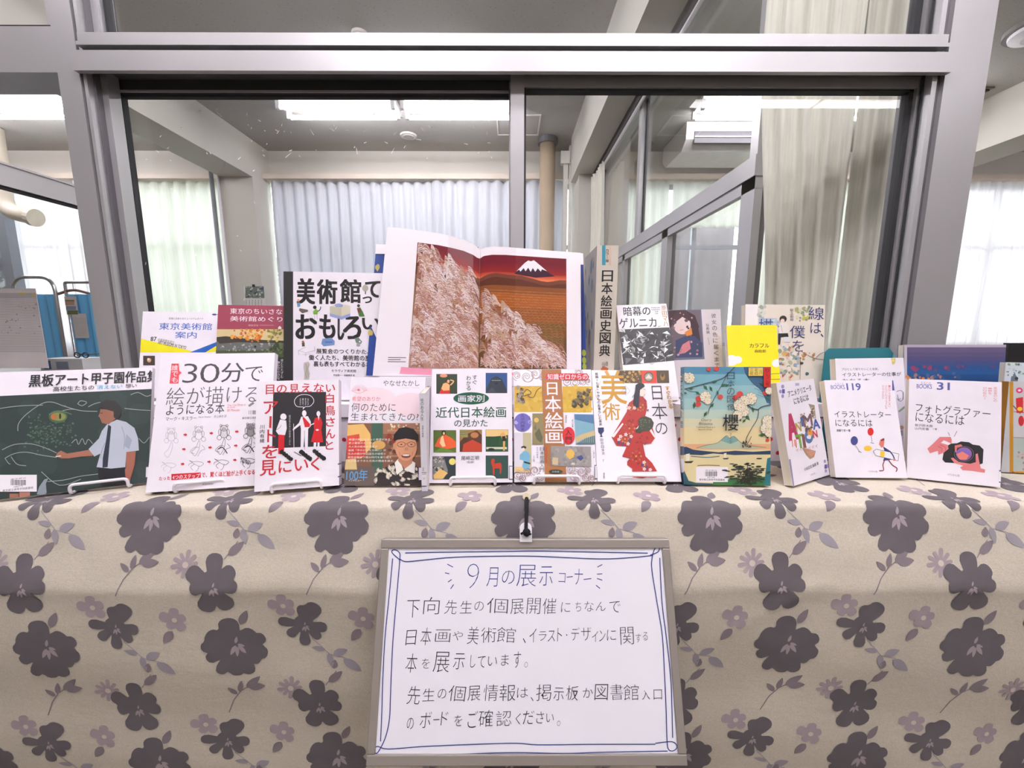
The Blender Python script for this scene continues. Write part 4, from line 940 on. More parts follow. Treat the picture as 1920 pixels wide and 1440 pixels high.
def person(a, x, y, s_, top, leg, skin=WHITE, hair=WHITE):
    a.e(x, y-52*s_, 11*s_, 15*s_, hair, 14); a.p([(x-16*s_, y-34*s_), (x+16*s_, y-34*s_), (x+22*s_, y+12*s_), (x-22*s_, y+12*s_)], top)
    a.p([(x-15*s_, y+12*s_), (x+15*s_, y+12*s_), (x+13*s_, y+62*s_), (x+2*s_, y+62*s_), (x, y+20*s_), (x-3*s_, y+62*s_), (x-14*s_, y+62*s_)], leg)
def d3(a):
    a.p([(268, 265), (742, 262), (742, 750), (258, 768)], (40, 38, 42))
    RR = (186, 40, 50)
    for ch, x0, y0, x1, y1 in (('目', 203, 198, 276, 284), ('の', 300, 200, 388, 272), ('見', 412, 192, 500, 272), ('え', 522, 186, 612, 268), ('な', 632, 186, 722, 268), ('い', 742, 196, 822, 262), ('白', 738, 276, 812, 362), ('鳥', 736, 384, 822, 474), ('さ', 740, 492, 820, 572), ('ん', 738, 596, 822, 680), ('と', 738, 702, 806, 780),
                               ('ア', 184, 348, 310, 458), ('ト', 216, 600, 290, 710), ('を', 170, 738, 304, 858), ('見', 150, 874, 290, 1012), ('に', 318, 880, 430, 985), ('い', 462, 868, 580, 968), ('く', 608, 850, 682, 968)):
        a.t(ch, x0, y0, x1, y1, RR, .012)
    a.l([(246, 480), (242, 585)], 20, RR)
    a.l([(535, 410), (540, 398), (480, 392), (458, 345), (490, 300), (545, 286), (605, 298), (634, 345), (600, 390), (556, 396), (535, 418)], 5, WHITE)
    for i, tx in enumerate(('なにが', '見えるか', '教えて', 'ください')): a.v(tx, 575-i*23, 318, 588-i*23, 384, WHITE)
    # three figures
    a.e(360, 486, 28, 30, WHITE, 16); a.p([(330, 510), (385, 520), (390, 590), (375, 650), (315, 645), (292, 612), (315, 550)], WHITE); a.l([(344, 508), (370, 515), (388, 505)], 4, K)
    a.p([(316, 645), (370, 650), (366, 790), (338, 830), (312, 828)], (196, 30, 40)); a.p([(290, 835), (312, 818), (350, 826), (330, 842)], WHITE); a.l([(292, 608), (330, 580), (340, 560)], 3, K)
    a.v('目の見えない白鳥建二さん', 410, 470, 424, 740, (214, 208, 216))
    a.e(547, 455, 20, 28, WHITE, 14); a.p([(520, 485), (580, 480), (606, 530), (606, 570), (576, 600), (518, 600), (512, 560), (445, 610), (446, 592), (500, 540)], WHITE)
    a.p([(530, 488), (545, 490), (600, 552), (596, 578), (552, 580)], (196, 30, 40)); a.p([(517, 595), (582, 595), (578, 790), (554, 790), (550, 640), (538, 790), (514, 790)], WHITE); a.p([(496, 795), (520, 782), (548, 792), (540, 800)], WHITE); a.l([(550, 610), (550, 780)], 3, K)
    a.l([(452, 548), (455, 800)], 5, WHITE); a.l([(455, 800), (520, 836)], 5, K)
    a.e(674, 458, 17, 24, WHITE, 14); a.p([(645, 495), (690, 485), (712, 540), (700, 600), (716, 716), (608, 712), (636, 600), (628, 540)], (196, 30, 40)); a.p([(668, 478), (682, 478), (676, 520)], WHITE)
    a.p([(632, 716), (656, 716), (650, 785), (628, 785)], WHITE); a.p([(666, 716), (684, 716), (682, 785), (664, 785)], WHITE); a.l([(604, 560), (636, 545)], 8, WHITE); a.e(664, 604, 14, 8, WHITE, 10)
    for x0, y0 in ((345, 800), (520, 800), (640, 795)):
        for i in range(5): a.blob(x0+i*20, y0+i*16, 24, (24, 22, 26), 9, .3)
    a.v('川内有緒', 150, 556, 190, 720, K)
    a.t('集英社インターナショナル', 412, 1080, 560, 1096, (70, 66, 70), .005)
def s3(a): a.k = 5; a.v('目の見えない白鳥さんとアートを見にいく', 868, 250, 882, 800, (176, 40, 50))
b, M, W, H = book('white hardcover with red lettering around three figures on black', '3', [(486, 714), (636, 712), (641, 910), (479, 921)], .131, .188, .026, d3, group=GF, drawside=None, hard=True, sw=.006, sh=.006)
spine_label(b, M, W, 0, .014, .038, .002)

def d4(a):
    a.e(1180, 340, 200, 120, (242, 222, 230)); a.e(1500, 380, 180, 110, (242, 218, 226))
    a.t('やなせたかし', 1255, 158, 1580, 210, (66, 62, 66)); a.t('Yanase Takashi', 1425, 218, 1578, 230, (216, 196, 206))
    for i in range(16): t_ = pi*i/15; a.l([(1045+30*cos(t_), 255-20*sin(t_)), (1045+70*cos(t_), 250-52*sin(t_))], 3, (232, 168, 184))
    a.e(1035, 245, 14, 10, (222, 110, 130), 10); a.l([(970, 250), (1040, 275), (1110, 245)], 3, (226, 150, 168))
    a.t('希望のありか', 976, 304, 1230, 346, (208, 88, 104), -.004)
    a.t('何のために', 970, 362, 1366, 440, K, -.006); a.t('生まれてきたの?', 964, 450, 1572, 520, K, -.006)
    a.r(880, 543, 1600, 1115, (120, 84, 66)); a.r(1150, 543, 1250, 1115, (62, 92, 78)); a.r(1255, 543, 1600, 640, (150, 108, 84)); a.r(1290, 600, 1600, 618, (176, 132, 100)); a.r(1290, 830, 1600, 848, (170, 120, 90))
    a.scat(1290, 548, 1590, 598, [(206, 190, 120), (190, 80, 60), (220, 210, 190), (110, 140, 150)], 26, 8, 18); a.scat(1290, 650, 1380, 820, [(140, 50, 40), (90, 60, 50), (170, 120, 90)], 18, 12, 26)
    a.r(880, 930, 1180, 1115, (96, 84, 80))
    a.p([(930, 560), (1080, 550), (1140, 640), (1150, 760), (1060, 860), (930, 860)], (226, 182, 110)); a.e(1215, 740, 60, 40, (206, 160, 92)); a.p([(925, 660), (1040, 640), (1050, 740), (925, 790)], (206, 76, 62)); a.p([(930, 740), (1090, 700), (1100, 830), (930, 900)], (192, 60, 54)); a.p([(920, 870), (1010, 860), (1020, 960), (910, 960)], (214, 186, 130))
    for i, tx in enumerate(('絶望の隣にはきっと希望がある。', '史上最弱のヒーロー', '大人気の絵本の作者が', '童謡「手のひらを太陽に」の', '生みの親が作品誕生の秘密と', '戦争体験や下積み時代を乗り越え', '九十歳まできた元気の理由を語る。')):
        a.t(tx, 948-i*2, 680+i*32, 948+26*len(tx)*.98, 700+i*32, (232, 222, 214), .004)
    a.t('100年', 925, 960, 1115, 1060, (96, 150, 196), .01); a.t('インタビュー', 945, 1048, 1060, 1066, (230, 226, 230))
    # man with knitted cap and glasses
    a.p([(1170, 1110), (1210, 1000), (1290, 930), (1390, 880), (1500, 880), (1590, 960), (1600, 1112)], (50, 44, 44))
    for _ in range(44):
        x, y = random.uniform(1200, 1590), random.uniform(930, 1100); r_ = random.uniform(14, 34); t0_ = random.uniform(0, 6)
        for i in range(7): a.l([(x, y), (x+r_*cos(t0_+i*.42), y+r_*sin(t0_+i*.42))], 5, (222, 214, 198))
    a.p([(1360, 900), (1395, 860), (1440, 960), (1380, 1010)], (236, 232, 226)); a.p([(1545, 900), (1510, 880), (1445, 960), (1540, 1000)], (236, 232, 226))
    a.p([(1395, 830), (1530, 830), (1515, 905), (1450, 955), (1390, 880)], (180, 124, 96))
    a.e(1462, 760, 98, 122, (206, 148, 114), 26); a.e(1362, 752, 16, 32, (196, 138, 106), 12)
    a.p([(1350, 700), (1352, 650), (1400, 590), (1460, 578), (1530, 596), (1572, 650), (1572, 700), (1460, 682)], (34, 30, 34))
    for cx in (1420, 1510): a.l([(cx+36*cos(t_), 735+22*sin(t_)) for t_ in [2*pi*i/12 for i in range(13)]], 5, (120, 76, 50)); a.e(cx, 735, 10, 5, (40, 30, 28), 8)
    a.l([(1456, 730), (1474, 730)], 5, (120, 76, 50)); a.p([(1456, 760), (1476, 760), (1486, 790), (1446, 790)], (190, 128, 96)); a.e(1462, 838, 42, 20, (120, 56, 50), 16); a.e(1462, 831, 34, 8, (236, 228, 220), 12); a.l([(1400, 800), (1412, 840)], 4, (160, 104, 80)); a.l([(1524, 800), (1514, 840)], 4, (160, 104, 80))
    a.r(1572, 938, 1600, 1060, (80, 60, 110)); a.r(1577, 944, 1600, 1054, (236, 228, 238))
b, M, W, H = book('softcover with pink title band over a photo of an elderly man in a black cap', '3', [(661.7, 707), (800, 707), (794, 910.5), (647, 910)], .131, .189, .010, d4, group=GF, sh=.006, sw=.008)

# thin book standing spine forward
def thin(label, P0, P1, depth, H, zt, col, drawf, yaw, crop, side=None, group=GF, top=PAPER, zb=None, lean=0, coverL=None):
    zb = ZT if zb is None else zb
    A = onY(*P0, 1) if 0 else None
    a0 = P0; W = P1[0]
    M = Matrix.Translation((a0[0], a0[1], zb)) @ Matrix.Rotation(yaw, 4, 'Z') @ Matrix.Rotation(-lean, 4, 'X')
    b = empty('book', M, label, 'book', group); cm = ink(col); th = .0015
    k = MB(); k.box(0, 0, 0, W, th, H, cm); a = Art(k, M, W, H, CR[crop]); drawf(a); k.build('spine', b)
    k = MB(); k.box(W-th, th, 0, W, depth, H, cm)
    if side: ML = Matrix.Translation((W, 0, 0)) @ Matrix.Rotation(R(90), 4, 'Z'); a = Art(k, M @ ML, depth, H, CR[crop], ML); side(a)
    k.build('front_cover', b)
    k = MB(); k.box(0, th, 0, th, depth, H, ink(coverL) if coverL else cm)
    if coverL: k.m = k.m
    k.build('back_cover', b)
    k = MB(); k.box(th, th, .003, W-th, depth-.003, H-.0015, PAPER); k.build('page_block', b)
    return b, M
p_ = onZ(793.5, 921, ZT)
def d5(a): a.v('絵のある人生', (1588, 1596), (1612, 1618), K) if 0 else a.v('絵のある人生', 1590, 318, 1618, 520, K); a.v('安野光雅著', 1602, 562, 1618, 672, (60, 56, 60)); a.v('岩波', 1606, 940, 1620, 976, K); a.r(1599, 985, 1645, 1112, (70, 68, 84)); a.r(1599, 990, 1645, 1106, (238, 234, 240)); a.t('1090', 1604, 995, 1640, 1008, K); a.t('ア', 1612, 1036, 1630, 1052, K); a.t('1014', 1604, 1108, 1636, 1118, K)
b, M = thin('slim pale paperback standing spine forward beside the green titled book', (p_.x, p_.y), (.0105,), .107, .173, 0, (226, 222, 232), d5, R(5.5), '3', lean=R(2))
def d6(a):
    def fr(x0, y0, x1, y1, bg): a.r(x0, y0, x1, y1, (52, 48, 46)); a.r(x0+2, y0+2, x1-2, y1-2, bg)
    G = (30, 84, 62)
    fr(196, 150, 384, 328, (46, 58, 40)); a.e(262, 165, 34, 16, (224, 140, 110), 14); a.p([(220, 326), (240, 285), (320, 290), (316, 326)], (190, 44, 42)); a.p([(240, 280), (258, 236), (290, 226), (318, 250), (314, 296), (260, 300)], (226, 172, 116)); a.e(302, 212, 20, 24, (40, 28, 26), 12); a.e(304, 216, 12, 16, (222, 166, 116), 12); a.l([(322, 250), (352, 216), (320, 204)], 11, (226, 172, 116))
    fr(640, 140, 834, 322, (40, 74, 130)); a.p([(645, 290), (690, 190), (735, 168), (785, 195), (828, 290), (828, 320), (645, 320)], (44, 52, 62)); a.l([(695, 208), (775, 208)], 6, (130, 140, 150)); a.e(736, 235, 14, 10, (24, 30, 38), 10); a.p([(650, 318), (700, 270), (740, 318)], (62, 66, 80))
    a.v('すぐ', 522, 158, 562, 246, (30, 60, 48), .01); a.v('わかる', 466, 164, 506, 300, (30, 60, 48), .01)
    a.e(509, 369, 160, 55, G, 40); a.t('画家別', 394, 340, 628, 400, WHITE, .012)
    a.t('近代日本絵画', 192, 446, 822, 542, G, .010); a.t('の見かた', 358, 560, 656, 626, (34, 70, 58), .006)
    fr(170, 655, 374, 856, (84, 104, 44)); a.p([(180, 800), (215, 730), (270, 690), (340, 730), (370, 760), (370, 810), (300, 825)], (222, 92, 50)); a.e(262, 680, 20, 24, (30, 24, 22), 12); a.p([(238, 720), (256, 700), (268, 760), (280, 800), (250, 805), (226, 770)], (232, 196, 150)); a.p([(175, 850), (240, 810), (360, 850)], (96, 138, 52)); a.e(264, 684, 10, 14, (232, 190, 140), 10)
    fr(406, 652, 606, 850, (150, 110, 60)); a.p([(408, 760), (470, 690), (560, 655), (604, 700), (604, 848), (408, 848)], (80, 52, 36)); a.p([(440, 780), (520, 740), (600, 780), (600, 846), (430, 846)], (178, 62, 40)); a.e(540, 700, 36, 26, (176, 116, 70), 14); a.r(408, 655, 480, 720, (136, 130, 80)); a.l([(410, 675), (478, 670)], 4, (90, 84, 50)); a.l([(410, 695), (478, 690)], 4, (90, 84, 50))
    fr(640, 650, 842, 848, (40, 80, 50)); a.p([(642, 652), (840, 652), (840, 700), (642, 720)], (226, 190, 130)); a.r(642, 712, 760, 800, (34, 70, 44)); a.r(645, 808, 830, 826, (214, 210, 190)); a.e(690, 828, 30, 12, (30, 34, 30)); a.p([(770, 690), (800, 670), (830, 720), (815, 740), (812, 840), (796, 840), (796, 760)], (216, 164, 100)); a.p([(786, 712), (816, 708), (824, 752), (790, 756)], (28, 30, 34))
    fr(162, 890, 370, 1098, (44, 54, 60)); a.e(340, 938, 30, 30, (232, 218, 120), 18); a.p([(165, 893), (262, 893), (300, 1020), (262, 1095), (165, 1095)], (126, 124, 122)); a.scat(170, 898, 260, 1090, [(60, 60, 62), (160, 158, 150), (190, 186, 180)], 50, 5, 13); a.p([(170, 1060), (230, 1000), (300, 1040), (250, 1094), (175, 1094)], (222, 182, 110))
    a.t('尾﨑正明', 420, 886, 580, 924, (60, 58, 60), .002); a.t('［監修］', 470, 932, 536, 952, (80, 78, 80))
    fr(640, 883, 842, 1088, (44, 72, 66)); a.p([(688, 950), (690, 920), (712, 908), (722, 925), (716, 955), (775, 948), (784, 968), (780, 1040), (768, 1052), (764, 1000), (720, 1000), (718, 1058), (706, 1058), (702, 990)], (176, 58, 38))
    a.r(366, 1074, 640, 1096, (222, 214, 224)); a.t('東京美術', 466, 1080, 540, 1090, (60, 58, 60), .005); a.r(850, 976, 886, 1100, (40, 42, 56)); a.r(855, 982, 886, 1094, (232, 228, 236))
b, M, W, H = book('white paperback with green title and framed painting squares', '5', [(813, 693), (961.7, 690), (964.4, 905), (806.7, 905)], .148, .210, .014, d6, group=GF)

def curl(a, cx, cy, r_, m, w=3.2, turns=2.2, ph=0):
    a.l([(cx+r_*(1-i/26)*cos(ph+turns*2*pi*i/26), cy+r_*(1-i/26)*sin(ph+turns*2*pi*i/26)) for i in range(25)], w, m)
def d7(a):
    g1, g2 = (120, 100, 100), (176, 150, 150)
    for x, y, r_ in ((920, 165, 40), (1010, 175, 62), (1085, 150, 54), (1150, 175, 36), (1370, 215, 40), (1440, 225, 44), (1510, 220, 30), (1480, 140, 40), (1560, 215, 28)): curl(a, x, y, r_, g1, 4, 2.1, x); curl(a, x+3, y+2, r_*1.08, g2, 6, 1.2, y)
    a.r(897, 258, 1150, 492, (196, 160, 62)); a.r(1330, 262, 1592, 496, (200, 162, 58)); a.scat(900, 262, 1148, 488, [(204, 170, 72), (188, 150, 54)], 30, 12, 30); a.scat(1335, 266, 1590, 490, [(206, 172, 70), (190, 152, 52)], 30, 12, 30)
    a.scat(925, 270, 985, 420, [(70, 54, 40), (120, 104, 84), (150, 136, 116)], 34, 8, 24); a.l([(975, 330), (1010, 290), (1050, 320), (1020, 350), (1070, 360), (1100, 300), (1140, 270)], 6, (70, 52, 36)); a.l([(960, 350), (1000, 345), (1030, 330)], 6, (60, 46, 34))
    a.scat(1420, 370, 1560, 440, [(84, 72, 52), (120, 104, 70), (60, 52, 40)], 40, 8, 24); a.scat(1470, 290, 1590, 400, [(64, 54, 40), (100, 88, 62), (120, 104, 74)], 44, 8, 22)
    BR = (158, 104, 62); a.p([(1142, 108), (1318, 108), (1368, 1122), (1172, 1122)], BR)
    a.p([(1195, 146), (1550, 146), (1572, 176), (1552, 206), (1195, 206), (1172, 176)], (190, 44, 50)); a.t('知識ゼロからの', 1196, 150, 1556, 202, WHITE, .010)
    for ch, y0, y1, x0, x1 in (('日', 228, 340, 1192, 1284), ('本', 350, 492, 1176, 1316), ('絵', 498, 642, 1176, 1330), ('画', 652, 778, 1178, 1336)): a.t(ch, x0, y0, x1, y1, WHITE, .012)
    a.e(972, 586, 78, 82, (104, 96, 170), 34); a.v('矢沢内親美', 954, 512, 990, 664, (50, 44, 80), .006); curl(a, 912, 586, 17, (206, 204, 230), 4); curl(a, 1040, 580, 22, (206, 204, 230), 4)
    a.r(1060, 506, 1160, 785, (132, 120, 84)); a.e(1096, 566, 22, 22, (204, 172, 90), 16); a.p([(1080, 690), (1120, 636), (1152, 720), (1140, 770), (1100, 740)], (90, 88, 66)); a.p([(1064, 640), (1090, 600), (1100, 660)], (108, 100, 74))
    a.v('長沢芦雪', 1028, 530, 1040, 600, K); a.v('俵屋宗達', 1354, 520, 1370, 590, K); a.v('歌川広重', 1414, 560, 1428, 630, K)
    a.p([(1436, 512), (1610, 516), (1622, 780), (1450, 784)], (122, 164, 182)); a.p([(1438, 514), (1610, 518), (1612, 600), (1440, 560)], (72, 110, 148)); a.p([(1448, 720), (1520, 690), (1620, 660), (1620, 700), (1530, 730), (1452, 770)], (200, 176, 122)); a.p([(1450, 784), (1540, 730), (1620, 706), (1622, 782)], (74, 108, 122))
    for i in range(9): a.l([(1470+i*17, 700-i*5), (1472+i*17, 770)], 3, (190, 178, 140))
    a.e(1385, 706, 56, 78, (196, 36, 44), 30); a.t('入', 1356, 650, 1410, 704, (40, 20, 24), .012); a.t('門', 1358, 716, 1412, 772, (40, 20, 24), .012)
    a.r(896, 680, 975, 1032, (214, 208, 218)); a.r(975, 680, 1050, 1032, (180, 172, 138)); a.p([(905, 985), (1052, 985), (1052, 1036), (908, 1036)], (220, 188, 124))
    a.p([(945, 880), (985, 842), (1020, 850), (1040, 880), (1030, 960), (1040, 1010), (985, 1018), (968, 980), (980, 930), (945, 920)], (112, 168, 196)); a.e(982, 812, 24, 14, (46, 40, 44), 12); a.e(978, 830, 14, 16, (232, 214, 206), 12); a.p([(985, 935), (1040, 950), (1040, 965), (985, 950)], (30, 30, 34))
    a.v('日本絵画入門', 1128, 805, 1164, 1032, K); a.v('矢沢内親美', 1096, 806, 1112, 910, (96, 90, 160)); a.v('知識ゼロからの', 1176, 808, 1194, 950, (200, 40, 50)); a.v('上村松園', 1066, 880, 1080, 940, K)
    a.p([(1226, 798), (1584, 804), (1590, 984), (1230, 980)], (142, 136, 134)); a.scat(1235, 810, 1580, 975, [(128, 122, 122), (154, 148, 144)], 50, 8, 26); a.p([(1370, 840), (1410, 828), (1440, 860), (1430, 900), (1395, 920), (1360, 880)], (214, 170, 84)); a.p([(1455, 900), (1500, 880), (1520, 910), (1490, 935)], (60, 72, 130)); a.p([(1240, 900), (1290, 905), (1290, 970), (1238, 965)], (196, 176, 140)); a.e(1425, 960, 18, 12, (190, 200, 190), 10)
    a.e(1270, 1030, 62, 20, (50, 62, 52)); a.t('幻冬舎', 1238, 1022, 1300, 1038, (200, 200, 190))
    for x, y, r_ in ((930, 1060, 44), (975, 1090, 34), (1010, 1040, 40), (1080, 1020, 50), (1120, 1080, 40), (1400, 1010, 44), (1440, 1060, 54), (1500, 1030, 50), (1540, 1080, 40), (1590, 1090, 34), (1560, 1020, 34)): curl(a, x, y, r_, g1, 4, 2.1, x); curl(a, x+3, y+2, r_*1.08, g2, 5, 1.2, y)
    a.v('久隅守景', 1606, 838, 1618, 910, K); a.r(1618, 970, 1650, 1094, (40, 42, 56)); a.r(1623, 976, 1650, 1088, (232, 228, 236))
b, M, W, H = book('gold and brown paperback on old painting with red round seal', '5', [(966, 693), (1110, 693), (1123, 903.7), (966.5, 903.7)], .149, .210, .016, d7, group=GF)

def d8(a):
    GO = (184, 134, 40)
    a.p([(340, 166), (560, 166), (560, 282), (380, 280), (350, 240)], (70, 52, 34)); a.scat(390, 170, 550, 275, [(150, 112, 50), (96, 70, 40), (176, 136, 60)], 30, 8, 20); a.p([(553, 166), (690, 166), (694, 282), (560, 282)], (206, 56, 40)); a.e(620, 224, 44, 46, (90, 78, 68), 24); a.e(620, 226, 34, 34, (150, 140, 126), 20); a.p([(590, 240), (620, 200), (652, 240)], (206, 200, 190))
    a.p([(688, 166), (800, 166), (806, 280), (696, 282)], (74, 56, 36)); a.e(745, 222, 22, 34, (140, 104, 46), 14); a.e(745, 208, 14, 18, (60, 44, 28), 12)
    a.t('美', 190, 168, 412, 468, GO, .012, 0, 0); a.l([(190, 260), (140, 360), (170, 430), (280, 420)], 4, (210, 186, 130)); a.t('術', 205, 462, 362, 614, GO, .008)
    a.v('絵画・仏像・やきもの＆暮らしと美術', (140, 174), (166, 204), K, .006) if 0 else None
    tx = '絵画・仏像・やきもの＆暮らしと美術'; n = len(tx)
    for i, ch in enumerate(tx): x = 138+i*2.2; y = 185+i*28.5; a.t(ch, x+(8 if ch == '・' else 0), y+(8 if ch == '・' else 0), x+(16 if ch == '・' else 25), y+(16 if ch == '・' else 24), K, .01)
    a.p([(162, 682), (214, 680), (216, 715), (196, 740), (198, 756), (208, 764), (178, 766), (186, 756), (184, 742), (166, 722)], (38, 48, 92))
    tx = '田中日佐夫'
    for i, ch in enumerate(tx): a.t(ch, 182+i*4, 780+i*30, 208+i*4, 806+i*30, (60, 58, 62), -.008)
    a.v('監修', 206, 965, 214, 990, K); a.v('東京美術', 210, 1088, 224, 1140, K, .006)
    a.l([(378, 352), (414, 308), (452, 352), (414, 390), (378, 352)], 2.5, (150, 146, 152)) if 0 else [a.l([p_, q_], 2.5, (150, 146, 152)) for p_, q_ in (((378, 352), (414, 308)), ((414, 308), (452, 352)), ((452, 352), (414, 390)), ((414, 390), (378, 352)))]
    a.v('改訂版', 406, 328, 420, 374, K)
    for ch, y0, y1, x0, x1 in (('日', 306, 432, 650, 738), ('本', 462, 606, 648, 784), ('の', 640, 740, 682, 786)): a.t(ch, x0, y0, x1, y1, K, -.012)
    for i, ch in enumerate('すぐわかる'): a.t(ch, 770+i*7, 308+i*41, 806+i*7, 344+i*41, (188, 138, 44), .014)
    # standing woman in a red robe, seen from the side (plain figure)
    RR, DR = (166, 46, 42), (128, 34, 36)
    a.p([(520, 400), (565, 402), (600, 440), (606, 500), (585, 590), (640, 640), (680, 770), (640, 826), (590, 830), (565, 820), (590, 940), (650, 1000), (694, 1075), (470, 1078), (470, 1050), (425, 1020), (425, 985), (455, 960), (380, 942), (420, 850), (330, 845), (285, 765), (360, 640), (420, 540), (440, 460)], RR)
    a.p([(284, 762), (382, 640), (392, 650), (305, 772)], (232, 224, 226)); a.p([(620, 700), (640, 690), (682, 768), (672, 776)], (232, 224, 226))
    a.p([(455, 1105), (694, 1105), (690, 1130), (600, 1128), (560, 1138), (480, 1128)], RR)
    for _ in range(70): x, y = random.uniform(400, 640), random.uniform(430, 1060); a.e(x, y, 8, 8, DR, 8) if (abs(x-520) < 90+(y-400)*.04) and not (x > 560 and 830 < y < 1000) and not (x < 440 and y > 850) else None
    for x, y, r_ in ((455, 500, 26), (545, 500, 30), (445, 690, 46), (405, 785, 30), (505, 940, 44), (580, 1020, 26)):
        for i in range(8): a.e(x+r_*cos(i*.785), y+r_*sin(i*.785), 9, 9, random.choice([(186, 124, 66), (150, 84, 70), (176, 96, 60)]), 10)
        a.e(x, y, 9, 9, (200, 150, 70), 8)
    for x, y in ((350, 790), (365, 762), (412, 745), (460, 762), (432, 828), (576, 995), (578, 1055), (632, 1062), (490, 506), (440, 506)): a.flower(x, y, 17, (228, 206, 208), (190, 80, 80), 5)
    for x, y in ((385, 830), (350, 815), (445, 800), (600, 1035), (560, 1020)): a.e(x, y, 14, 14, (90, 62, 110), 10)
    a.p([(498, 700), (530, 660), (520, 620), (545, 590), (590, 580), (640, 600), (664, 640), (655, 680), (625, 712), (570, 716), (530, 730), (500, 728)], (58, 62, 50))
    for _ in range(16): a.e(random.uniform(540, 645), random.uniform(600, 700), 6, 4, (104, 112, 70), 8)
    a.p([(498, 700), (530, 662), (520, 690)], (236, 226, 224))
    a.p([(545, 330), (580, 320), (592, 350), (588, 380), (570, 402), (545, 400), (535, 360)], (236, 214, 204)); a.p([(500, 300), (530, 280), (572, 288), (584, 312), (560, 330), (540, 345), (535, 400), (530, 500), (505, 506), (480, 470), (484, 400), (496, 350)], (34, 34, 46)); a.l([(574, 342), (588, 340)], 3, (40, 34, 40)); a.e(582, 386, 4, 3, RED, 6); a.l([(486, 385), (468, 412)], 4, K)
b, M, W, H = book('white paperback with gold characters and a woman in a red robe', '7', [(1111.5, 694), (1256.7, 694), (1281.7, 904), (1123, 902.7)], .149, .210, .014, d8, group=GF)

